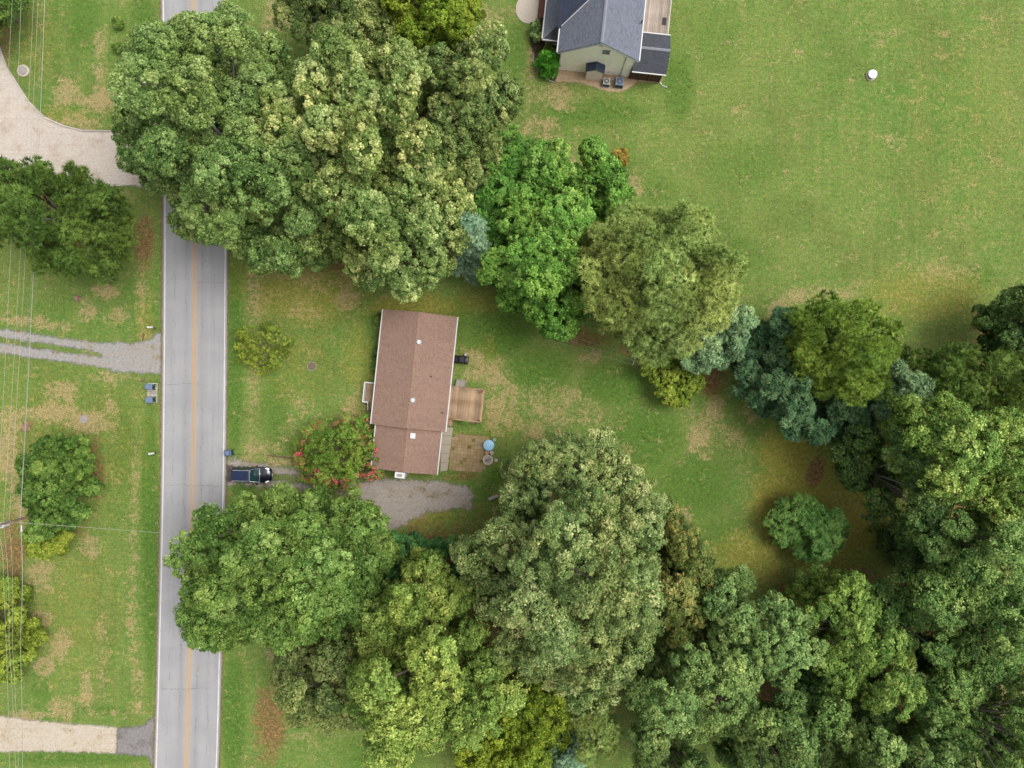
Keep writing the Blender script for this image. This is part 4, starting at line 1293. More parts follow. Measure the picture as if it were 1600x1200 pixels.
m_blackm = plain('black_metal', A(36, 36, 38), .5)
m_steel = plain('galvanised_steel', A(186, 190, 194), .45, metal=.5, var=.12)
m_grille = plain('dark_grille', A(84, 90, 96), .6)
m_acbody = plain('ac_beige', A(206, 204, 198), .6)
m_acbody2 = plain('ac_slate', A(126, 150, 176), .6)
m_glass, t, b = new_mat('dark_window_glass')
b.inputs['Base Color'].default_value = (.03, .05, .055, 1)
b.inputs['Roughness'].default_value = .06
m_navy, t, b = new_mat('navy_car_paint')
b.inputs['Base Color'].default_value = (.004, .006, .014, 1)
b.inputs['Metallic'].default_value = .35
b.inputs['Roughness'].default_value = .22
b.inputs['Coat Weight'].default_value = .8
b.inputs['Coat Roughness'].default_value = .04
m_roofp, t, b = new_mat('navy_roof_paint')
b.inputs['Base Color'].default_value = (.008, .016, .045, 1)
b.inputs['Roughness'].default_value = .3
b.inputs['Specular IOR Level'].default_value = .3
m_cglass, t, b = new_mat('tinted_car_glass')
b.inputs['Base Color'].default_value = (.010, .030, .031, 1)
b.inputs['Roughness'].default_value = .05
m_lamp, t, b = new_mat('clear_lamp_lens')
b.inputs['Base Color'].default_value = (.75, .76, .78, 1)
b.inputs['Roughness'].default_value = .15
m_red = plain('red_lamp_lens', (.45, .03, .025, 1), .25)
m_rubber = plain('tyre_rubber', (.02, .02, .021, 1), .85)
m_chrome = plain('satin_alloy', (.6, .61, .63, 1), .3, metal=.8, var=.03)
m_lid = plain('blue_grey_plastic', A(122, 142, 172), .55, var=.12)
m_binb = plain('dark_green_plastic', A(44, 78, 78), .55, var=.15)
m_lid2 = plain('dark_blue_plastic', A(88, 108, 146), .55, var=.15)
m_blue = plain('sky_blue_plastic', A(172, 220, 250, 1.1), .5, var=.08)
m_stone = plain('pale_stone', A(240, 224, 208), .9, var=.2, scale=6)
m_ash = plain('wood_ash', A(232, 214, 200), .95, var=.35, scale=8)
m_terra = plain('terracotta', A(208, 148, 116), .8)
m_stump = plain('stump_wood', A(172, 140, 116), .9, var=.3, scale=7)
m_iron = plain('rusty_iron_lid', A(138, 114, 96), .85, var=.25, scale=6)
m_pole = wood_mat('creosote_pole_wood', A(140, 112, 86), A(176, 146, 116), 'z', per=False)
m_wire = plain('pale_cable', A(196, 198, 180), .5, var=.05)
m_wire2 = plain('grey_cable', A(160, 160, 156), .6, var=.05)
m_xfmr = plain('white_enamel', A(238, 242, 248), .4, var=.05)
m_paver, t, b = new_mat('brown_paver')
inf = t.n.new('ShaderNodeObjectInfo').outputs['Random']
n1, n2 = t.noise(t.pos(), .9, 5, .65), t.noise(t.pos(), 9, 4, .7)
c = t.mix(t.step(inf, .2, .9), A(184, 154, 114), A(202, 174, 136))
c = t.mix(t.math('MULTIPLY', t.step(t.math('ADD', t.math('MULTIPLY', n1, .7), t.math('MULTIPLY', n2, .3)), .42, .6), .75), c, A(170, 146, 98))
t.put(b.inputs['Base Color'], t.scale(c, t.rng(n2, .25, .75, .65, 1.3)))
b.inputs['Roughness'].default_value = .95


class Local:
    """photo pixel -> local coordinates of a thing that stands turned on the ground"""
    def __init__(self, x, y, deg):
        self.x, self.y, self.a = x, y, math.radians(deg)

    def __call__(self, px, py, z=0.0):
        wx, wy, _ = W(px, py, z)
        dx, dy = wx - self.x, wy - self.y
        c, s = math.cos(-self.a), math.sin(-self.a)
        return (dx * c - dy * s, dx * s + dy * c, z)


def slab(pts, th):
    return MB().extr(pts, (0, 0, -th))


def gable(parent, x0, x1, y0, y1, ze, zr, axis, mat, th=.14, skip=()):
    """two sloping roof slabs; axis is the ridge direction; returns them"""
    out = []
    if axis == 'y':
        xm = (x0 + x1) / 2
        for k, (xa, xb) in enumerate(((x0, xm), (xm, x1))):
            za, zb = (ze, zr) if k == 0 else (zr, ze)
            out.append(obj('roof_slope', slab([(xa, y0, za), (xb, y0, zb), (xb, y1, zb), (xa, y1, za)], th), mat, parent))
    else:
        ym = (y0 + y1) / 2
        for k, (ya, yb) in enumerate(((y0, ym), (ym, y1))):
            za, zb = (ze, zr) if k == 0 else (zr, ze)
            out.append(obj('roof_slope', slab([(x0, ya, za), (x1, ya, za), (x1, yb, zb), (x0, yb, zb)], th), mat, parent))
    return out


def wall_gable(x0, x1, y0, y1, z0, ze, zr, axis='y'):
    mb = MB()
    if axis == 'y':
        xm = (x0 + x1) / 2
        mb.extr([(x0, y0, z0), (x1, y0, z0), (x1, y0, ze), (xm, y0, zr), (x0, y0, ze)], (0, y1 - y0, 0))
    else:
        ym = (y0 + y1) / 2
        mb.extr([(x0, y0, z0), (x0, y1, z0), (x0, y1, ze), (x0, ym, zr), (x0, y0, ze)], (x1 - x0, 0, 0))
    return mb


def railing(parent, p0, p1, z0, h, mat, gap=.32, post=.1, name='railing'):
    p0, p1 = Vector((p0[0], p0[1], 0)), Vector((p1[0], p1[1], 0))
    d = p1 - p0
    L, a = d.length, math.atan2(d.y, d.x)
    mid = (p0 + p1) / 2
    top = obj(name, MB().box((0, 0, 0), (L + post * .7, post * 1.25, .05)), mat, parent, (mid.x, mid.y, z0 + h), a)
    obj('bottom_rail', MB().box((0, 0, 0), (L - .02, .05, .06)), mat, top, (0, 0, -h + .12))
    me = MB().box((0, 0, 0), (.035, .035, h - .2)).mesh('baluster', mat)
    n = max(1, int(L / gap))
    for k in range(1, n):
        obj('baluster', None, None, top, (-L / 2 + L * k / n, 0, -h / 2 + .03), data=me)
    for e in (-.5, .5):
        obj('post', MB().box((0, 0, 0), (post, post, h + .03)), mat, top, (L * e, 0, -h / 2 - .045))
    return top


def window(parent, loc, w, h, facing, frame=None):
    """facing: 0 = -y, 1 = +x, 2 = +y, 3 = -x"""
    rz = facing * math.pi / 2
    f = MB()
    f.box((0, 0, h / 2 + .04), (w + .16, .07, .08)).box((0, 0, -h / 2 - .04), (w + .16, .07, .08))
    f.box((-w / 2 - .04, 0, 0), (.08, .07, h)).box((w / 2 + .04, 0, 0), (.08, .07, h)).box((0, 0, 0), (w, .05, .05))
    o = obj('window', f, frame or m_whitep, parent, loc, rz)
    obj('pane', MB().box((0, .015, 0), (w, .02, h)), m_glass, o)
    return o


def planks(parent, x0, x1, y0, y1, z, mat, axis='y', w=.14):
    """boards laid side by side; boards run along axis"""
    if axis == 'y':
        n = max(1, round((x1 - x0) / w))
        s = (x1 - x0) / n
        me = MB().box((0, 0, 0), (s - .012, y1 - y0, .035)).mesh('plank', mat)
        for k in range(n):
            obj('plank', None, None, parent, (x0 + s * (k + .5), (y0 + y1) / 2, z + RNG.normal() * .002), data=me)
    else:
        n = max(1, round((y1 - y0) / w))
        s = (y1 - y0) / n
        me = MB().box((0, 0, 0), (x1 - x0, s - .012, .035)).mesh('plank', mat)
        for k in range(n):
            obj('plank', None, None, parent, ((x0 + x1) / 2, y0 + s * (k + .5), z + RNG.normal() * .002), data=me)


def steps(parent, x0, x1, y_start, dy, z_top, n, mat, run=.28):
    """open stair going away from y_start in direction dy"""
    for k in range(n):
        z = z_top * (n - k) / (n + 1)
        obj('step', MB().box((0, 0, 0), (x1 - x0, run, .05)), mat, parent, ((x0 + x1) / 2, y_start + dy * run * (k + .5), z))
    for x in (x0 - .03, x1 + .03):
        y1 = y_start + dy * run * n
        obj('stringer', MB().extr([(x - .025, y_start, z_top * .92), (x - .025, y1, .12), (x - .025, y1, -.03), (x - .025, y_start, z_top * .5)], (.05, 0, 0)), mat, parent)


# ------------------------------------------------------------------ the brown-roofed house
RX0, RY0 = -11.36, 1.57
house = thing('ranch_house', 'low brick house with brown shingle gable roof and attached lower wing', 'house', (RX0, RY0, -0.03), math.radians(-6))
RL = Local(RX0, RY0, -6)
hw, hl, ze, zr = 4.34, 6.7, 2.72, 3.85
obj('wall', wall_gable(-hw + .4, hw - .4, -hl + .25, hl - .25, 0, ze - .05, zr - .22), m_brick, house)
roof = gable(house, -hw, hw, -hl, hl, ze, zr, 'y', m_brown_sh)
obj('ridge_cap', MB().extr([(-.16, -hl, zr - .025), (.16, -hl, zr - .025), (0, -hl, zr + .03)], (0, 2 * hl, 0)), m_ridge, house)
for s in (-1, 1):
    g = MB().box((s * (hw + .06), 0, ze - .07), (.13, 2 * hl, .12))
    obj('gutter', g, m_gutter, house)
    obj('fascia', MB().box((s * (hw - .03), 0, ze - .2), (.03, 2 * hl - .02, .1)), m_whitep, house)
    obj('downspout', MB().tube([(s * (hw + .06), -hl + .15, ze - .1), (s * (hw - .33), -hl + .2, ze - .5), (s * (hw - .33), -hl + .2, .1)], .045, 6), m_gutter, house)
    for yy in (-hl, hl):
        xa, xb = (0, s * hw)
        obj('rake_board', MB().extr([(xa, yy, zr - .15), (xb, yy, ze - .15), (xb, yy, ze - .27), (xa, yy, zr - .27)], (0, -.03 if yy > 0 else .03, 0)), m_whitep, house)
for (x, y, w, h, f) in ((-3.95, 4.6, 1.3, 1.1, 3), (-3.95, 2.2, 1.0, 1.1, 3), (-3.95, -4.4, 1.7, 1.3, 3), (3.95, 4.4, 1.1, 1.1, 1), (3.95, 1.4, .8, .8, 1), (0.9, 6.47, 1.0, 1.1, 2)):
    window(house, (x, y, 1.55), w, h, f)
dr = obj('door', MB().box((0, 0, 0), (.06, .95, 2.05)), m_whitep, house, (-3.97, -.6, 1.6 - .1))
obj('handle', MB().box((0, 0, 0), (.06, .04, .12)), m_steel, dr, (-.05, .36, -.05))
dr = obj('door', MB().box((0, 0, 0), (.06, 1.6, 2.0)), m_glass, house, (3.97, -3.0, 1.72))
obj('handle', MB().box((0, 0, 0), (.06, .04, .12)), m_steel, dr, (.05, .1, -.05))


def roof_z(x):
    return zr - (zr - ze) * abs(x) / hw


def roof_vent(px, py, r, kind):
    x, y, _ = RL(px, py, 3.75)
    z = roof_z(x)
    sl = roof[0] if x < 0 else roof[1]
    if kind == 'white':
        v = obj('vent', MB().lathe([(r * .62, -.12), (r * .62, .14), (r, .15), (r, .24), (r * .55, .32), (.02, .34)], n=16), m_whitep, sl, (x, y, z), smooth=True)
        obj('flashing', MB().box((0, 0, 0), (r * 2.6, r * 2.6, .02)), m_conc3, v, (.05, 0, .01))
    else:
        v = obj('vent_pipe', MB().cyl((0, 0, -.1), r, .36, 10), m_blackm, sl, (x, y, z))


roof_vent(654.4, 534.5, .24, 'white')
roof_vent(644.8, 625.2, .24, 'white')
roof_vent(673.4, 588, .075, 'pipe')
roof_vent(690.2, 645, .085, 'pipe')
# lower wing
gw0, gw1, gy0, gy1, gze, gzr = -3.82, 3.86, -11.82, -6.55, 2.42, 3.32
obj('wing_wall', wall_gable(gw0 + .3, gw1 - .3, gy0 + .25, -6.47, 0, gze - .05, gzr - .2), m_brick, house)
groof = gable(house, gw0, gw1, gy0, gy1, gze, gzr, 'y', m_brown_sh)
obj('ridge_cap', MB().extr([(-.14, gy0, gzr - .025), (.18, gy0, gzr - .025), (.02, gy0, gzr + .028)], (0, gy1 - gy0, 0)), m_ridge, house)
for x in (gw0 - .06, gw1 + .06):
    obj('gutter', MB().box((x, (gy0 + gy1) / 2 - .1, gze - .06), (.12, gy1 - gy0 - .2, .1)), m_gutter, house)
for s, (xa, xb) in enumerate(((.02, gw0), (.02, gw1))):
    obj('rake_board', MB().extr([(xa, gy0, gzr - .15), (xb, gy0, gze - .15), (xb, gy0, gze - .25), (xa, gy0, gzr - .25)], (0, .03, 0)), m_whitep, house)
x, y, _ = RL(645, 681, 3.3)
obj('skylight', MB().box((0, 0, 0), (.62, .66, .16), top=.9), m_whitep, groof[1], (x, y, 3.31))
# chimney on the end of the wing
cx, cy, _ = RL(625, 741, 3.4)
chim = obj('chimney', MB().box((0, 0, 1.75), (1.0, .55, 3.5)), m_whitep, house, (cx, cy - .1, 0))
obj('crown', MB().box((0, 0, 3.55), (1.12, .66, .1)), m_whitep, chim)
obj('flue', MB().box((0, 0, 3.66), (.52, .3, .16), top=.92), m_conc3, chim)
obj('chimney_shelf', MB().box((0, -.5, .55), (.5, .42, 1.1)), m_whitep, chim)
# small things against the side wall of the wing: meters, a hose reel
for (px, py, w) in ((687, 706, .35), (688, 712, .5)):
    x, y, _ = RL(px, py, 1.2)
    obj('utility_box', MB().box((0, 0, 0), (.26, w, .5)), m_acbody if w < .4 else m_blackm, house, (3.70, y, 1.2))

# rear deck
deck = thing('rear_deck', 'brown plank deck with tan railing behind the brown-roofed house', 'deck', (RX0, RY0, -0.03), math.radians(-6))
dx0, dx1 = 3.95, RL(755, 634, .8)[0]
dy1 = RL(735, 606, .8)[1]
dy0 = RL(728, 657, .8)[1]
DZ = .75
planks(deck, dx0, dx1, dy0, dy1, DZ, m_deck, 'y')
obj('joist_frame', MB().box(((dx0 + dx1) / 2, dy0 + .06, DZ - .14), (dx1 - dx0, .05, .2)).box(((dx0 + dx1) / 2, dy1 - .06, DZ - .14), (dx1 - dx0, .05, .2)).box((dx1 - .05, (dy0 + dy1) / 2, DZ - .14), (.05, dy1 - dy0 - .2, .2)), m_darkwood, deck)
for (x, y) in ((dx0 + .2, dy0 + .15), (dx1 - .15, dy0 + .15), (dx0 + .2, dy1 - .15), (dx1 - .15, dy1 - .15), ((dx0 + dx1) / 2, dy0 + .15)):
    obj('leg', MB().box((x, y, (DZ - .24) / 2), (.12, .12, DZ - .24)), m_darkwood, deck)
sx0, sx1 = RL(712.5, 600, .6)[0], RL(726.5, 600, .6)[0]
railing(deck, (dx0 + .1, dy1 - .04), (sx0 - .06, dy1 - .04), DZ, .92, m_rail)
railing(deck, (sx1 + .06, dy1 - .04), (dx1 - .05, dy1 - .04), DZ, .92, m_rail)
railing(deck, (dx1 - .05, dy1 - .1), (dx1 - .05, dy0 + .1), DZ, .92, m_rail)
bx = RL(708, 655, .8)[0]
railing(deck, (bx, dy0 + .04), (dx1 - .12, dy0 + .04), DZ, .92, m_rail)
steps(deck, sx0, sx1, dy1 + .02, 1, DZ, 3, m_grey_wood)
steps(deck, dx0 + .12, bx - .08, dy0 - .02, -1, DZ, 3, m_deck)
for (px, py, m, lb) in ((752, 612.5, m_terra, 'terracotta pot on the deck corner by the upper railing'), (749, 659, m_blackm, 'dark pot on the lower right corner of the deck')):
    x, y, _ = W(px, py, DZ + .1)
    tag(obj('flower_pot', MB().lathe([(.11, 0), (.17, .27), (.2, .28), (.2, .34), (.16, .34), (.15, .28)], n=14), m, None, (x, y, DZ - .012 if m is m_terra else DZ - .012), smooth=True), lb, 'pot')
a = math.radians(-6)
for k, (u, lb, mm) in enumerate(((.46, 'green planter box hung on the lower deck railing', m_binb), (.64, 'dark red planter box hung on the lower deck railing', m_terra))):
    lx = bx + (dx1 - bx) * u
    ly = dy0 - .12
    wx = RX0 + lx * math.cos(a) - ly * math.sin(a)
    wy = RY0 + lx * math.sin(a) + ly * math.cos(a)
    pl = thing('planter_box', lb, 'planter', (wx, wy, DZ + .62), a)
    obj('box', MB().box((0, 0, .1), (.62, .2, .2), top=1.08), mm, pl)
    obj('soil', MB().box((0, 0, .2), (.6, .17, .04)), m_log, pl)
    if k == 0:
        r_ = np.random.default_rng(77)
        pos = r_.normal(0, 1, (120, 3)) * np.array([.2, .07, .06]) + np.array([0, 0, .3])
        v, f, kk = leaves(pos, unit(r_.normal(0, .5, pos.shape) + np.array([0, 0, 1])), r_.normal(0, 1, pos.shape), np.full(120, .07), np.full(120, .045))
        o = bpy.data.objects.new('foliage', np_mesh('foliage', v, f, SP['bright'], {'tint': np.repeat(r_.random(120), kk)}, 3))
        COL.objects.link(o)
        o.parent = pl

# front stoop
stoop = thing('front_stoop', 'small plank stoop with white railing on the front of the brown-roofed house', 'porch', (RX0, RY0, -0.03), math.radians(-6))
fx1 = -3.95
fx0 = RL(570, 612, .8)[0]
fy1, fy0 = RL(574, 597, .8)[1], RL(570, 628, .8)[1]
planks(stoop, fx0, fx1, fy0, fy1, .62, m_deck, 'y')
obj('joist_frame', MB().box(((fx0 + fx1) / 2, fy0 + .05, .48), (fx1 - fx0, .05, .2)).box(((fx0 + fx1) / 2, fy1 - .05, .48), (fx1 - fx0, .05, .2)).box((fx0 + .05, (fy0 + fy1) / 2, .48), (.05, fy1 - fy0 - .16, .2)), m_darkwood, stoop)
for (x, y) in ((fx0 + .1, fy0 + .1), (fx0 + .1, fy1 - .1)):
    obj('leg', MB().box((x, y, .19), (.12, .12, .38)), m_darkwood, stoop)
railing(stoop, (fx0 + .03, fy0 + .03), (fx0 + .03, fy1 - .03), .62, .92, m_whitep)
railing(stoop, (fx0 + .1, fy1 - .03), (fx1 - .05, fy1 - .03), .62, .92, m_whitep)
mx = fx0 + .62
railing(stoop, (fx0 + .1, fy0 + .03), (mx, fy0 + .03), .62, .92, m_whitep)
steps(stoop, mx + .1, fx1 - .1, fy0 - .02, -1, .62, 3, m_deck)
hr = MB().tube([(mx, fy0, 1.54), (mx, fy0 - .95, 1.0)], .045, 6).tube([(mx, fy0 - .92, 0), (mx, fy0 - .92, 1.02)], .045, 6)
obj('handrail', hr, m_whitep, stoop)

# ------------------------------------------------------------------ walk, pavers and yard things
walk = thing('concrete_walk', 'x', 'walk')
for k in ('label', 'category'):
    del walk[k]
tag(walk, kind='structure')
wp = WP(WALK)
for k in range(5):
    def lerp(p, q, u):
        return (p[0] + (q[0] - p[0]) * u, p[1] + (q[1] - p[1]) * u)
    u0, u1 = k / 5 + .004, (k + 1) / 5 - .004
    L0, L1, R0, R1 = lerp(wp[0], wp[4], u0), lerp(wp[0], wp[4], u1), lerp(wp[1], wp[3], u0), lerp(wp[1], wp[3], u1)
    obj('slab', MB().prism([L0, L1, R1, R0], -.03, .02 + RNG.normal() * .003), m_conc, walk)

patio = thing('paver_patio', 'x', 'patio')
for k in ('label', 'category'):
    del patio[k]
tag(patio, kind='structure')
pm = MB().box((0, 0, 0), (.385, .385, .06), top=.97).mesh('paver', m_paver)
pa = math.radians(-5.5)
p0 = W(709, 680)
for i in range(11):
    for j in range(11):
        if RNG.random() < .08:
            continue
        u, v = i * .4, -j * .4
        o = obj('paver', None, None, patio, (p0[0] + u * math.cos(pa) - v * math.sin(pa), p0[1] + u * math.sin(pa) + v * math.cos(pa), -.032 + RNG.normal() * .006), pa + RNG.normal() * .03, data=pm)
        o.rotation_euler = (RNG.normal() * .012, RNG.normal() * .012, pa + RNG.normal() * .03)

x, y, _ = W(764, 695)
tb = thing('round_table', 'round sky blue plastic table on the paver patio', 'table', (x, y, -.03))
obj('table_top', MB().lathe([(.58, .60), (.64, .62), (.65, .66), (.62, .68), (.02, .69)], n=20), m_blue, tb, smooth=True)
for k in range(4):
    a = .8 + k * math.pi / 2
    obj('leg', MB().tube([(.42 * math.cos(a), .42 * math.sin(a), 0), (.32 * math.cos(a), .32 * math.sin(a), .62)], .035, 6), m_blue, tb)
x, y, _ = W(773, 687)
tag(obj('bucket', MB().lathe([(.13, 0), (.17, .32), (.19, .33), (.19, .36), (.15, .35), (.13, .05)], n=14), m_xfmr, None, (x, y, -.03), smooth=True), 'white bucket beside the blue table', 'bucket')


def chair(name, label, px, py, rz, mat, sc=1.0):
    x, y, _ = W(px, py)
    t_ = thing(name, label, 'chair', (x, y, -.03), rz)
    obj('seat', MB().box((0, 0, .42 * sc), (.46 * sc, .44 * sc, .05)), mat, t_, bevel=.015)
    obj('backrest', MB().extr([(-.23 * sc, .2 * sc, .45 * sc), (.23 * sc, .2 * sc, .45 * sc), (.2 * sc, .3 * sc, .86 * sc), (-.2 * sc, .3 * sc, .86 * sc)], (0, .04, 0)), mat, t_)
    for sx in (-1, 1):
        obj('armrest', MB().box((sx * .25 * sc, 0, .62 * sc), (.05, .42 * sc, .035)), mat, t_)
        for sy in (-1, 1):
            obj('leg', MB().tube([(sx * .23 * sc, sy * .22 * sc, 0), (sx * .21 * sc, sy * .19 * sc, .42 * sc)], .022, 6), mat, t_)
    return t_


chair('garden_chair', 'left of two small brown chairs between the blue table and the fire pit', 761.5, 706, 2.6, m_rail, .8)
chair('garden_chair', 'right of two small brown chairs between the blue table and the fire pit', 768.5, 706.5, -2.8, m_pallet, .8)
x, y, _ = W(762.5, 718.5)
fp = thing('fire_pit', 'round fire pit ringed with pale stones on the paver patio', 'fire pit', (x, y, -.03))
for ring in range(2):
    for k in range(12):
        a = 2 * math.pi * (k + .5 * ring) / 12
        o = obj('stone', MB().box((0, 0, 0), (.2, .29, .15), top=.86), m_stone, fp, (.52 * math.cos(a), .52 * math.sin(a), .075 + .15 * ring), a + RNG.normal() * .08)
obj('ash', MB().lathe([(.45, .0), (.44, .1), (.2, .14), (.02, .12)], n=16), m_ash, fp)
for k in range(3):
    a = .4 + k * 1.1
    obj('log', MB().tube([(-.3 * math.cos(a), -.3 * math.sin(a), .2 + .04 * k), (.3 * math.cos(a), .3 * math.sin(a), .24 + .04 * k)], .05, 7), (m_log, m_pallet, m_pallet)[k], fp)
x, y, _ = W(775, 719)
tag(obj('stepping_stone', MB().prism([(-.2, -.16), (.17, -.2), (.24, .1), (.02, .22), (-.2, .14)], 0, .07), m_conc2, None, (x, y, -.03), bevel=.015), 'small pale flat stone right of the fire pit', 'stone')
x, y, _ = W(771, 776)
bn = thing('wooden_bench', 'weathered pale bench at the edge of the great oak', 'bench', (x, y, -.03), math.radians(24))
for k in range(3):
    obj('seat_slat', MB().box((0, -.13 + .13 * k, .42), (1.25, .11, .04)), m_pallet, bn)
for sx in (-.5, .5):
    obj('leg', MB().box((sx, 0, .2), (.07, .34, .4)), m_grey_wood, bn)

x, y, _ = W(720.5, 562)
gr = thing('covered_grill', 'grill under a black cover at the back wall of the house', 'grill', (x, y, -.03), math.radians(-6))
gv = MB()
sec = [(-.92, .40, .62), (-.86, .44, .84), (-.3, .45, .92), (-.12, .46, 1.12), (.42, .46, 1.16), (.6, .45, .95), (.86, .44, .88), (.92, .40, .66)]
v, f = [], []
for x_, w_, h_ in sec:
    v += [(x_, -w_ * 1.02, .02), (x_, -w_, h_ * .82), (x_, -w_ * .7, h_), (x_, 0, h_ * 1.03), (x_, w_ * .7, h_), (x_, w_, h_ * .82), (x_, w_ * 1.02, .02)]
for k in range(len(sec) - 1):
    f += [(k * 7 + i, k * 7 + i + 1, k * 7 + 8 + i, k * 7 + 7 + i) for i in range(6)]
f += [tuple(range(6, -1, -1)), tuple(range((len(sec) - 1) * 7, len(sec) * 7))]
gv.add(v, f)
obj('cover', gv, m_black, gr, smooth=True)
for sx in (-.6, .6):
    obj('wheel', MB().extr([(.11 * math.cos(k * .524), -.4, .11 + .11 * math.sin(k * .524)) for k in range(12)], (0, .06, 0)), m_rubber, gr, (sx, -.1, 0))
x, y, _ = W(727, 554.5)
tag(obj('gas_bottle', MB().lathe([(.13, 0), (.16, .05), (.16, .3), (.1, .4), (.05, .42), (.05, .5)], n=14), m_xfmr, None, (x, y, -.03), smooth=True), 'small white gas bottle beside the covered grill', 'gas bottle')

# clothes line
cl = thing('clothes_line', 'clothes line of two leaning grey posts with thin lines behind the yard', 'clothes line', W(922, 545, -.03))
ox, oy, _ = W(922, 545)
ends = []
for (px, py) in ((859, 527), (986, 565)):
    bx_, by_, _ = W(px, py)
    tp = (bx_ - ox + .02, by_ - oy + .08, 1.95)
    o = obj('post', MB().tube([(bx_ - ox, by_ - oy, 0), tp], .045, 8), m_steel, cl)
    ca = math.radians(72)
    obj('cross_arm', MB().tube([(tp[0] - .6 * math.cos(ca), tp[1] - .6 * math.sin(ca), tp[2]), (tp[0] + .6 * math.cos(ca), tp[1] + .6 * math.sin(ca), tp[2])], .035, 6), m_steel, cl)
    ends.append((tp, ca))
for k in (-.55, 0.0, .55):
    (t0_, ca), (t1_, _) = ends
    p = [(t0_[0] + k * math.cos(ca) + (t1_[0] - t0_[0]) * u, t0_[1] + k * math.sin(ca) + (t1_[1] - t0_[1]) * u, t0_[2] + .03 - .5 * u * (1 - u)) for u in np.linspace(0, 1, 9)]
    obj('line', MB().tube(p, .013, 4), m_wire, cl)

# timbers along the gravel lot
EDGE1 = [(2, 80), (10, 104), (25, 128), (45, 159), (70, 184), (100, 197), (130, 205), (175, 205)]
EDGE2 = [(120, 280), (148, 286), (165, 291), (205, 289)]
for name, lb, pts in (('timber_edging', 'pale timber edging curving along the lawn side of the gravel lot', EDGE1), ('timber_edging', 'short pale timber edging on the pine side of the gravel lot', EDGE2)):
    te = thing(name, lb, 'edging', W(pts[0][0], pts[0][1], -.03))
    b0 = W(*pts[0])
    for p, q in zip(pts[:-1], pts[1:]):
        a_, c_ = W(*p), W(*q)
        L = math.hypot(c_[0] - a_[0], c_[1] - a_[1])
        n = max(1, round(L / 1.9))
        an = math.atan2(c_[1] - a_[1], c_[0] - a_[0])
        for k in range(n):
            u = (k + .5) / n
            obj('timber', MB().box((0, 0, .07), (L / n - .03, .15, .14)), m_timber, te, (a_[0] - b0[0] + (c_[0] - a_[0]) * u, a_[1] - b0[1] + (c_[1] - a_[1]) * u, 0), an + RNG.normal() * .012, bevel=.02)
# long weathered log by the drive
a_, c_ = W(418, 711), W(474, 718)
lg = thing('edging_log', 'long brown weathered log along the lawn above the gravel drive', 'log', ((a_[0] + c_[0]) / 2, (a_[1] + c_[1]) / 2, -.03), math.atan2(c_[1] - a_[1], c_[0] - a_[0]))
for k, (x0, x1) in enumerate(((-2.15, -.75), (-.72, .7), (.73, 2.15))):
    obj('log_piece', MB().tube([(x0, RNG.normal() * .02, .08), (x1, RNG.normal() * .02, .08)], [.1, .09], 8), m_log, lg, smooth=True)

# lids and stumps in the lawns
x, y, _ = W(1361, 118)
sl = thing('septic_lid', 'round white domed lid standing in the open field', 'lid', (x, y, -.03))
obj('collar', MB().lathe([(.62, 0), (.62, .05), (.56, .09), (.02, .1)], n=28), m_conc2, sl, smooth=True)
obj('riser', MB().lathe([(.5, .08), (.5, .36), (.48, .38)], n=28), m_conc3, sl, smooth=True)
obj('cover', MB().lathe([(.49, .38), (.53, .39), (.53, .45), (.4, .5), (.02, .53)], n=28), m_whitep, sl, smooth=True)
x, y, _ = W(37, 111)
sl = thing('septic_lid', 'round pale concrete lid on the lawn beside the gravel lot', 'lid', (x, y, -.03))
obj('collar', MB().lathe([(.72, 0), (.72, .16), (.68, .18), (.02, .18)], n=28), m_conc2, sl, smooth=True)
obj('cover', MB().lathe([(.5, .18), (.5, .27), (.46, .29), (.02, .3)], n=24), m_conc3, sl, smooth=True)
for (px, py, r, m, lb) in ((131, 655, .5, m_conc3, 'flat round grey lid in the dry lawn above the dark tree'), (487, 572, .55, m_iron, 'flat round brown lid in the front lawn of the house')):
    x, y, _ = W(px, py)
    sl = thing('ground_lid', lb, 'lid', (x, y, -.03))
    obj('rim', MB().lathe([(r, 0), (r, .05), (r * .93, .065), (r * .88, .05), (r * .86, .02)], n=26), m_conc3, sl, smooth=True)
    obj('cover', MB().lathe([(r * .85, .0), (r * .85, .045), (r * .2, .055), (.02, .055)], n=26), m, sl, smooth=True)
for (px, py, r, h, lb) in ((121, 466, .26, .34, 'small pale stump standing in the lawn above the two-track drive'), (40, 668, .34, .22, 'cut stump with torn bark under the wires')):
    x, y, _ = W(px, py)
    st = thing('tree_stump', lb, 'stump', (x, y, -.03))
    obj('stump_body', MB().lathe([(r * 1.5, 0), (r * 1.15, .06), (r, h), (r * .9, h + .02), (.02, h + .01)], n=13), m_stump, st)
    for k in range(4):
        a = k * 1.6 + .4
        obj('root', MB().tube([(r * .7 * math.cos(a), r * .7 * math.sin(a), .1), (r * 2.3 * math.cos(a), r * 2.3 * math.sin(a), .01)], [.08, .03], 5), m_log, st)
for (px, py, rz, lb) in ((222, 595.5, .2, 'broken plank lying in the verge above the bins'), (224, 527, 1.2, 'scrap of wood beside the upper mailbox')):
    x, y, _ = W(px, py)
    tag(obj('scrap_plank', MB().box((0, 0, .04), (.8, .16, .05), .1).box((.25, .12, .07), (.5, .1, .04), .6), m_log, None, (x, y, -.03), rz), lb, 'plank')

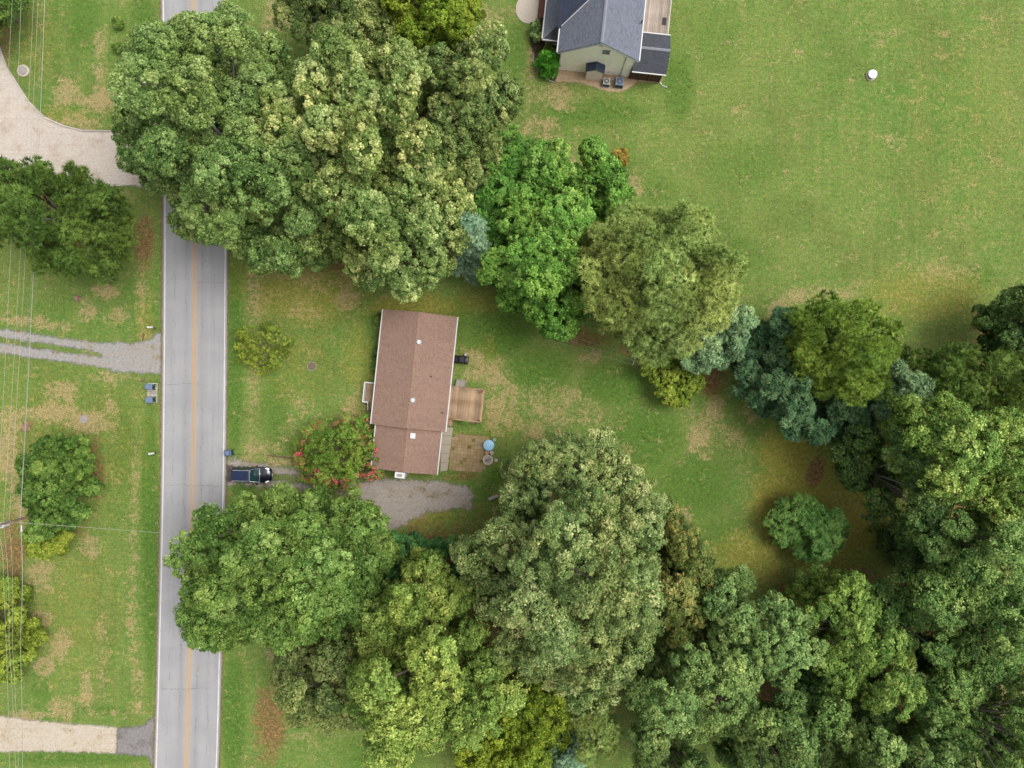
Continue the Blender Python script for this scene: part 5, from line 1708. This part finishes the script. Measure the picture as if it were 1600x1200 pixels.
# mailboxes
def mailbox(px, py, rz, label):
    x, y, _ = W(px, py)
    t_ = thing('mailbox', label, 'mailbox', (x, y, -.03), rz, 'roadside mailboxes')
    obj('post', MB().box((0, 0, .5), (.1, .1, 1.0)), m_log, t_)
    obj('support_arm', MB().box((-.14, 0, .98), (.5, .1, .07)), m_log, t_)
    pr = [(-.11, 0), (.11, 0), (.11, .13), (.09, .2), (.04, .245), (-.04, .245), (-.09, .2), (-.11, .13)]
    bd = obj('box', MB().extr([(-.42, p[0], 1.02 + p[1]) for p in pr], (.6, 0, 0)), m_whitep, t_)
    obj('flap', MB().extr([(.18, p[0] * 1.03, 1.02 + p[1]) for p in pr], (.025, 0, 0)), m_gutter, bd)
    obj('flag', MB().box((-.05, .125, 1.2), (.05, .012, .2)), m_red, bd)


mailbox(243.5, 512.5, 0, 'white mailbox above the two-track drive on the left verge')
mailbox(245.5, 707, math.radians(9), 'white mailbox on the left verge below the two bins')

# wheeled bins
def bin_(label, px, py, rz, lid, body, z=0.0):
    x, y, _ = W(px, py)
    t_ = thing('wheeled_bin', label, 'bin', (x, y, z - .03), rz, 'wheeled bins by the road')
    obj('body', MB().hull8([(-.27, -.24, .06), (.27, -.24, .06), (.27, .24, .06), (-.27, .24, .06)], [(-.4, -.33, .98), (.36, -.33, .98), (.36, .33, .98), (-.4, .33, .98)]), body, t_, bevel=.03)
    ld = obj('lid', MB().hull8([(-.46, -.37, .99), (.42, -.37, .99), (.42, .37, .99), (-.46, .37, .99)], [(-.38, -.31, 1.11), (.36, -.33, 1.06), (.36, .33, 1.06), (-.38, .31, 1.11)]), lid, t_, bevel=.025)
    obj('lid_panel', MB().box((-.04, 0, 1.105), (.36, .4, .03)), m_acbody2, ld)
    obj('handle', MB().tube([(.36, -.28, .95), (.5, -.28, .99), (.5, .28, .99), (.36, .28, .95)], .022, 6), body, t_)
    for s in (-1, 1):
        w = obj('wheel', MB().extr([(.3 + .13 * math.cos(k * .524), s * .3 - .03, .13 + .13 * math.sin(k * .524)) for k in range(12)], (0, .06, 0)), m_rubber, t_)
    return t_


PZ = .16
bin_('upper of two blue-lidded bins on the pallet beside the road', 240.5, 604, math.radians(-6), m_lid, m_binb, PZ)
bin_('lower of two blue-lidded bins on the pallet beside the road', 241, 624.5, math.radians(3), m_lid, m_binb, PZ)
bin_('dark blue bin at the road edge beside the gravel drive', 361.5, 706.5, math.radians(4), m_lid2, m_binb)
x, y, _ = W(239, 614)
pf = thing('pallet_platform', 'pale slatted wooden platform under the two bins', 'platform', (x, y, -.03), math.radians(-1))
for k in range(9):
    obj('slat', MB().box((0, -1.08 + .27 * k, PZ - .022), (1.2, .22, .035)), m_pallet, pf)
for sx in (-.5, 0, .5):
    obj('bearer', MB().box((sx, 0, PZ / 2 - .02), (.09, 2.3, PZ - .042)), m_grey_wood, pf)

# ------------------------------------------------------------------ the car
x, y, _ = W(396.5, 740.5)
car = thing('parked_car', 'dark navy estate car with silver roof rails parked on the drive', 'car', (x, y, -.012), math.radians(-1))
sec = [(-2.38, .70, .50, .80), (-2.33, .84, .36, .93), (-2.15, .92, .30, .99), (-1.45, .955, .27, 1.01), (-.5, .96, .25, 1.01), (.5, .96, .25, 1.0), (1.05, .955, .25, .99), (1.5, .945, .27, .965), (1.95, .90, .30, .90), (2.2, .80, .34, .80), (2.36, .60, .42, .66)]
v, f = [], []
for x_, w_, zb, zt in sec:
    v += [(x_, -w_ * .9, zb), (x_, -w_, zb + .18), (x_, -w_, zb + (zt - zb) * .72), (x_, -w_ * .93, zt - .02), (x_, -w_ * .55, zt + .035), (x_, 0, zt + .055),
          (x_, w_ * .55, zt + .035), (x_, w_ * .93, zt - .02), (x_, w_, zb + (zt - zb) * .72), (x_, w_, zb + .18), (x_, w_ * .9, zb)]
K = 11
for k in range(len(sec) - 1):
    f += [(k * K + i, k * K + i + 1, (k + 1) * K + i + 1, (k + 1) * K + i) for i in range(K - 1)]
    f.append((k * K + K - 1, k * K, (k + 1) * K, (k + 1) * K + K - 1))
f += [tuple(range(K - 1, -1, -1)), tuple(range((len(sec) - 1) * K, len(sec) * K))]
body = obj('body', MB().add(v, f), m_navy, car, smooth=True)
# greenhouse: belt line, shoulder, roof
rows = [(-2.22, 1.02, .865, 1.0), (-2.16, .98, .84, 1.2), (-1.98, .30, .72, 1.62), (-1.7, .12, .665, 1.70)]
gl = MB()
gl.hull8([(-2.24, -.87, .99), (1.08, -.87, .99), (1.08, .87, .99), (-2.24, .87, .99)], [(-1.93, -.68, 1.62), (.10, -.68, 1.62), (.10, .68, 1.62), (-1.93, .68, 1.62)])
obj('window_glass', gl, m_cglass, car, bevel=.09)
rf = obj('roof', MB().hull8([(-2.02, -.70, 1.615), (.18, -.70, 1.615), (.18, .70, 1.615), (-2.02, .70, 1.615)], [(-1.86, -.60, 1.70), (-.02, -.60, 1.70), (-.02, .60, 1.70), (-1.86, .60, 1.70)]), m_roofp, car, bevel=.14, smooth=False)
for k in range(-2, 3):
    obj('roof_rib', MB().box((-.95, k * .2, 1.703), (1.5, .035, .016)), m_roofp, rf)
for s in (-1, 1):
    obj('roof_rail', MB().tube([(-1.85, s * .62, 1.68), (-1.78, s * .62, 1.76), (-.05, s * .62, 1.76), (.06, s * .63, 1.66)], .03, 7), m_chrome, rf)
    # pillars
    for (xa, xb) in ((1.04, .12), (-.05, -.12), (-1.0, -.95), (-2.2, -1.92)):
        obj('pillar', MB().tube([(xa, s * .868, .99), (xb, s * .685, 1.63)], .04, 6), m_navy, car)
    mr = obj('mirror', MB().hull8([(.66, s * .97, .98), (.86, s * .97, .98), (.84, s * 1.17, 1.0), (.70, s * 1.17, 1.0)][::s], [(.68, s * .97, 1.16), (.84, s * .97, 1.16), (.82, s * 1.15, 1.13), (.72, s * 1.15, 1.13)][::s]), m_navy, car)
    obj('headlight', MB().hull8([(1.72, s * .78, .80), (2.1, s * .60, .74), (2.2, s * .72, .72), (1.86, s * .9, .76)][::s], [(1.70, s * .80, .985), (2.08, s * .64, .91), (2.20, s * .74, .84), (1.86, s * .905, .925)][::s]), m_lamp, car)
    obj('tail_light', MB().box((-2.33, s * .76, .84), (.09, .2, .2)), m_red, car, bevel=.02)
    for xw in (1.42, -1.38):
        w = obj('wheel', MB().extr([(xw + .34 * math.cos(k * .2618), s * .86 - .11, .34 + .34 * math.sin(k * .2618)) for k in range(24)], (0, .22, 0)), m_rubber, car)
        obj('rim', MB().extr([(xw + .23 * math.cos(k * .2618), s * .965 - .015, .34 + .23 * math.sin(k * .2618)) for k in range(24)], (0, .03, 0)), m_chrome, w)
    obj('door_handle', MB().box((-.15, s * .972, .86), (.18, .03, .03)), m_chrome, car)
    obj('door_handle', MB().box((-1.05, s * .972, .86), (.18, .03, .03)), m_chrome, car)
obj('front_bumper', MB().hull8([(2.1, -.82, .32), (2.36, -.6, .32), (2.36, .6, .32), (2.1, .82, .32)], [(2.1, -.86, .56), (2.41, -.62, .56), (2.41, .62, .56), (2.1, .86, .56)]), m_blackm, car, bevel=.03)
obj('rear_bumper', MB().box((-2.36, 0, .5), (.16, 1.6, .24)), m_navy, car, bevel=.04)
obj('number_plate', MB().box((2.415, 0, .5), (.02, .34, .12)), m_whitep, car)
obj('windscreen_trim', MB().tube([(.14, -.66, 1.64), (1.07, -.85, 1.015), (1.1, 0, 1.03), (1.07, .85, 1.015), (.14, .66, 1.64), (.16, 0, 1.655), (.14, -.66, 1.64)], .022, 5), m_chrome, car)
obj('wiper', MB().tube([(1.05, -.5, 1.03), (.72, .1, 1.25)], .012, 4), m_blackm, car)

# ------------------------------------------------------------------ utility pole and wires
px_, py_, _ = W(105, 791)
ZP = 10.6
pole = thing('utility_pole', 'tall brown wooden utility pole rising out of the dark tree', 'utility pole', (px_, py_, -.03))
obj('shaft', MB().tube([(0, 0, 0), (0, 0, ZP * .5), (0, 0, ZP)], [.17, .145, .12], 12), m_pole, pole, smooth=True)
tf = obj('transformer', MB().lathe([(.24, 0), (.27, .03), (.27, .82), (.29, .83), (.29, .9), (.1, .97), (.02, .98)], n=18), m_xfmr, pole, (-.42, -.22, 8.9), smooth=True)
obj('bushing', MB().cyl((.0, .1, .95), .05, .26, 8, .03), m_conc3, tf)
obj('bushing', MB().cyl((.1, -.1, .95), .05, .26, 8, .03), m_blackm, tf)
obj('bracket', MB().box((-.2, -.1, 9.3), (.4, .06, .08), .48), m_steel, pole)
obj('insulator', MB().cyl((0, 0, ZP), .06, .28, 8, .04), m_conc2, pole)
for k, z in enumerate((9.2, 8.1, 7.6)):
    obj('clamp', MB().box((.0, .16, z), (.09, .12, .14)), m_steel, pole)
p2x, p2y, _ = W(400, 838)
pole2 = thing('utility_pole', 'wooden service pole hidden in the roadside tree', 'utility pole', (p2x, p2y, -.03))
obj('shaft', MB().tube([(0, 0, 0), (0, 0, 7.5)], [.15, .11], 12), m_pole, pole2, smooth=True)


def wire(label, pts, r, mat, sag=.6):
    """pts: photo pixel + height; each span sags a little"""
    mb = MB()
    path = []
    for (a_, b_) in zip(pts[:-1], pts[1:]):
        A_, B_ = Vector(W(*a_)), Vector(W(*b_))
        for u in np.linspace(0, 1, 11)[:-1]:
            p = A_.lerp(B_, float(u))
            p.z -= sag * 4 * u * (1 - u) * .5
            path.append(p)
    path.append(Vector(W(*pts[-1])))
    o = path[0].copy()
    mb.tube([p - o for p in path], r, 5)
    tag(obj('overhead_wire', mb, mat, None, tuple(o)), label, 'wire', 'overhead wires along the left edge')


wire('leftmost overhead wire crossing only the top left corner', [(27, -150, 11.4), (-25, 640, 10.6)], .012, m_wire)
wire('second overhead wire from the left above the left lawns', [(38, -150, 10.8), (-6, 817, 10.4), (5, 900, 10.2), (16, 1400, 10.2)], .014, m_wire)
wire('third overhead wire from the left, tied to the pole top', [(59, -150, 10.0), (5, 816, 10.1), (14, 1000, 9.8), (28, 1400, 9.9)], .014, m_wire)
wire('fourth overhead wire from the left, passing the transformer', [(66, -150, 9.3), (14, 815, 9.2), (19, 1000, 9.0), (32, 1400, 9.2)], .014, m_wire)
wire('fifth overhead wire from the left, thin and grey', [(70, -150, 8.3), (31, 810, 8.1), (31.5, 1000, 7.9), (33, 1400, 8.1)], .011, m_wire2)
wire('rightmost overhead cable, the thickest of the row', [(75, -150, 7.8), (32, 809, 7.6), (31.5, 1000, 7.3), (33, 1400, 7.6)], .026, m_wire)
wire('single white service wire running from the pole across the road', [(14.5, 815.5, 9.3), (385, 843, 7.3)], .02, m_wire, .25)
x, y, _ = W(31.5, 826, 7.7)
tag(obj('cable_splice', MB().tube([(0, .32, 0), (0, -.1, 0)], .07, 8).tube([(0, -.1, 0), (.01, -.36, 0)], .1, 8), m_xfmr, None, (x, y, 7.5)), 'white splice box hanging on the thick cable below the pole', 'splice box')

# ------------------------------------------------------------------ the grey-roofed house
HX, HY = 9.8, 37.35
big = thing('two_storey_house', 'beige sided house with grey shingle roof cut by the top edge', 'house', (HX, HY, -.03), math.radians(-6.1))
BL = Local(HX, HY, -6.1)
bw, bl, be, bz = 4.22, 16.0, 4.75, 7.75
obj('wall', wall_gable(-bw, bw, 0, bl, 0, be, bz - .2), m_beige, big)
broof = gable(big, -bw - .42, bw + .42, -.28, bl + .3, be - .14, bz, 'y', m_grey_sh, .16)
obj('ridge_cap', MB().extr([(-.18, -.28, bz - .03), (.18, -.28, bz - .03), (0, -.28, bz + .035)], (0, bl + .5, 0)), m_ridge_g, big)
for s in (-1, 1):
    xe = s * (bw + .42)
    obj('gutter', MB().box((xe + s * .06, bl / 2, be - .2), (.13, bl + .5, .12)), m_gutter, big)
    obj('rake_board', MB().extr([(0, -.28, bz - .17), (xe, -.28, be - .31), (xe, -.28, be - .47), (0, -.28, bz - .33)], (0, -.035, 0)), m_gutter, big)
    obj('corner_trim', MB().box((s * (bw + .005), .03, 2.35), (.12, .12, 4.7)), m_gutter, big)
# west cross gable on the front slope
cg = gable(big, -bw - .75, -.5, 2.45, 9.95, be - .1, 7.5, 'x', m_navy_sh, .14)
for k, o in enumerate(cg):
    o.name = 'cross_roof_slope'
obj('cross_wall', wall_gable(-bw - .35, -1.5, 2.85, 9.55, 0, be - .3, 7.15, 'x'), m_beige, big)
for s in (-1, 1):
    obj('valley_flashing', MB().tube([(-bw - .3, 6.2 + s * 3.55, be + .02), (-.45, 6.2 + s * .2, 7.56)], .06, 5), m_gutter, big)
# bump-out with its own little roof
obj('bump_out_wall', wall_gable(-.92, .92, -.82, .05, 0, 2.35, 2.85), m_tansid, big)
for o in gable(big, -1.12, 1.12, -1.0, .0, 2.33, 3.0, 'y', m_navy_sh, .1):
    o.name = 'bump_out_roof'
obj('vent_hood', MB().box((0, -.86, 1.5), (.26, .1, .2)), m_whitep, big)
window(big, (.78, -.03, 5.35), .75, .85, 0)
obj('gable_vent', MB().box((0.05, -.04, 6.75), (.5, .06, .6)), m_whitep, big)
obj('downspout', MB().box((3.2, -.06, 2.4), (.1, .09, 4.6)), m_gutter, big)
obj('lamp_fixture', MB().box((1.75, -.07, .85), (.16, .12, .16)), m_whitep, big)
obj('lamp_fixture', MB().box((2.05, -.07, .85), (.16, .12, .16)), m_whitep, big)
# pipe on the east slope
x, y, _ = BL(1003.5, 32, 5.4)
obj('vent_pipe', MB().cyl((0, 0, 0), .09, .45, 9), m_blackm, big, (x, y, 4.95))
# front porch
pz_e, pz_w = 2.75, 3.75
obj('porch_roof', slab([(-6.5, 2.05, pz_e), (-4.2, 2.05, pz_e), (-4.2, 3.6, pz_w), (-4.2, bl, pz_w), (-6.5, bl, pz_e)][:0] + [(-6.5, 2.05, pz_e), (-4.22, 4.2, pz_w), (-4.22, bl, pz_w), (-6.5, bl, pz_e)], .14), m_grey_sh, big)
obj('porch_roof', slab([(-6.5, 2.05, pz_e), (-4.22, 2.05, pz_e), (-4.22, 4.2, pz_w)], .14), m_grey_shx, big)
obj('hip_cap', MB().tube([(-6.5, 2.05, pz_e + .01), (-4.22, 4.2, pz_w + .01)], .07, 5), m_ridge_g, big)
obj('porch_gutter', MB().box((-6.57, bl / 2 + 1, pz_e - .07), (.13, bl - 2.1, .12)).box((-5.36, 1.98, pz_e - .07), (2.3, .13, .12)), m_gutter, big)
obj('porch_floor', MB().box((-5.2, bl / 2 + 1.2, .35), (1.95, bl - 2.4, .7)), m_brick, big)
for yy in (2.55, 5.4, 8.6):
    obj('porch_column', MB().box((-6.02, yy, 1.68), (.2, .2, 1.95)), m_whitep, big)
railing(big, (-6.02, 2.55), (-4.3, 2.55), .72, .85, m_whitep, name='porch_railing')
railing(big, (-6.02, 2.65), (-6.02, 5.3), .72, .85, m_whitep, name='porch_railing')
for k in range(4):
    obj('porch_step', MB().box((-6.4 - .3 * k, 6.9, .28 - .07 * k), (.3, 2.2, .56 - .14 * k)), m_brick, big)
# screened porch on the east side
obj('side_wall', wall_gable(bw, 7.95, -.2, 3.85, 0, 2.5, 3.4, 'x'), m_darkwood, big)
for o in gable(big, bw + .02, 8.25, -.48, 4.12, 2.55, 3.65, 'x', m_grey_shx, .13):
    o.name = 'side_roof_slope'
obj('side_ridge_cap', MB().extr([(bw + .02, 1.66, 3.62), (bw + .02, 1.98, 3.62), (bw + .02, 1.82, 3.68)], (4.0, 0, 0)), m_ridge_g, big)
for yy in (-.54, 4.18):
    obj('side_gutter', MB().box((6.25, yy, 2.5), (4.0, .12, .1)), m_gutter, big)
for xx in (5.4, 6.6, 7.88):
    obj('side_post', MB().box((xx, -.24, 1.2), (.12, .08, 2.4)), m_log, big)
obj('downspout', MB().tube([(8.2, -.54, 2.5), (8.0, -.3, 2.2), (8.0, -.3, .2), (8.35, -.6, .08), (9.0, -.75, .05)], .05, 6), m_gutter, big)
obj('downspout', MB().tube([(8.3, 2.2, .15), (8.85, 2.7, .06)], .06, 6), m_gutter, big)

bdk = thing('back_deck', 'pale weathered plank deck behind the grey-roofed house', 'deck', (HX, HY, -.03), math.radians(-6.1))
planks(bdk, bw + .25, 8.1, 4.3, 13.5, .9, m_old_deck, 'y', .2)
obj('joist_frame', MB().box((6.3, 4.36, .75), (3.6, .05, .2)).box((8.04, 8.9, .75), (.05, 9.0, .2)), m_darkwood, bdk)
for yy in (4.6, 7.5, 10.5, 13.2):
    obj('leg', MB().box((7.9, yy, .32), (.13, .13, .64)), m_darkwood, bdk)
railing(bdk, (8.06, 4.4), (8.06, 13.4), .9, .95, m_timber)
x, y, _ = W(1038, 33, .95)
tag(obj('door_mat', MB().box((0, 0, .012), (.5, .9, .024)), m_blackm, None, (x, y, .892), math.radians(-6.1)), 'dark mat on the pale deck behind the grey-roofed house', 'mat')

# air conditioners
def aircon(label, px, py, body, s):
    x, y, _ = W(px, py)
    t_ = thing('air_conditioner', label, 'air conditioner', (x, y, -.03), math.radians(-6.1), 'air conditioners by the beige wall')
    obj('pad', MB().box((0, 0, .04), (s + .2, s + .2, .08)), m_conc3, t_)
    cs = obj('casing', MB().box((0, 0, .08 + s * .42), (s, s, s * .84)), m_grille, t_, bevel=.06)
    zt = .08 + s * .84
    obj('top_panel', MB().box((0, 0, zt + .02), (s + .03, s + .03, .05)), body, t_, bevel=.03)
    fg = obj('fan_grille', MB().lathe([(s * .40, zt + .046), (s * .40, zt + .06), (s * .36, zt + .065), (.02, zt + .07)], n=22), m_grille, t_)
    obj('fan_hub', MB().lathe([(s * .17, zt + .065), (s * .17, zt + .085), (.02, zt + .09)], n=16), body, fg)
    for k in range(8):
        a_ = k * math.pi / 4
        obj('grille_bar', MB().box((s * .28 * math.cos(a_), s * .28 * math.sin(a_), zt + .072), (s * .22, .02, .012), a_), body, fg)
    for sx, sy in ((-1, -1), (1, -1), (1, 1), (-1, 1)):
        obj('corner_post', MB().box((sx * s * .5, sy * s * .5, .08 + s * .42), (.07, .07, s * .82)), body, t_)


aircon('smaller pale air conditioner beside the beige house wall', 946.5, 131, m_acbody, .78)
aircon('larger blue-grey air conditioner beside the beige house wall', 966.5, 132, m_acbody2, .92)

# round concrete pad in front of the porch steps
x, y, _ = W(*PATIO_CENTRE)
pad = MB()
pad.prism([(1.55 * math.cos(k * .2244), 1.75 * math.sin(k * .2244)) for k in range(28)], 0, .05)
o = obj('patio_pad', pad, m_conc2, None, (x, y, -.03))
tag(o, kind='structure')
pts = [(833, 84), (834, 98), (842, 112), (852, 123), (866, 129.5)]
te = thing('bed_edging', 'curved pale edging of the planting bed by the grey-roofed house', 'edging', W(833, 84, -.03))
b0 = W(833, 84)
for p, q in zip(pts[:-1], pts[1:]):
    a_, c_ = W(*p), W(*q)
    L = math.hypot(c_[0] - a_[0], c_[1] - a_[1])
    obj('edging_block', MB().box((0, 0, .06), (L, .13, .14)), m_conc3, te, ((a_[0] + c_[0]) / 2 - b0[0], (a_[1] + c_[1]) / 2 - b0[1], 0), math.atan2(c_[1] - a_[1], c_[0] - a_[0]))
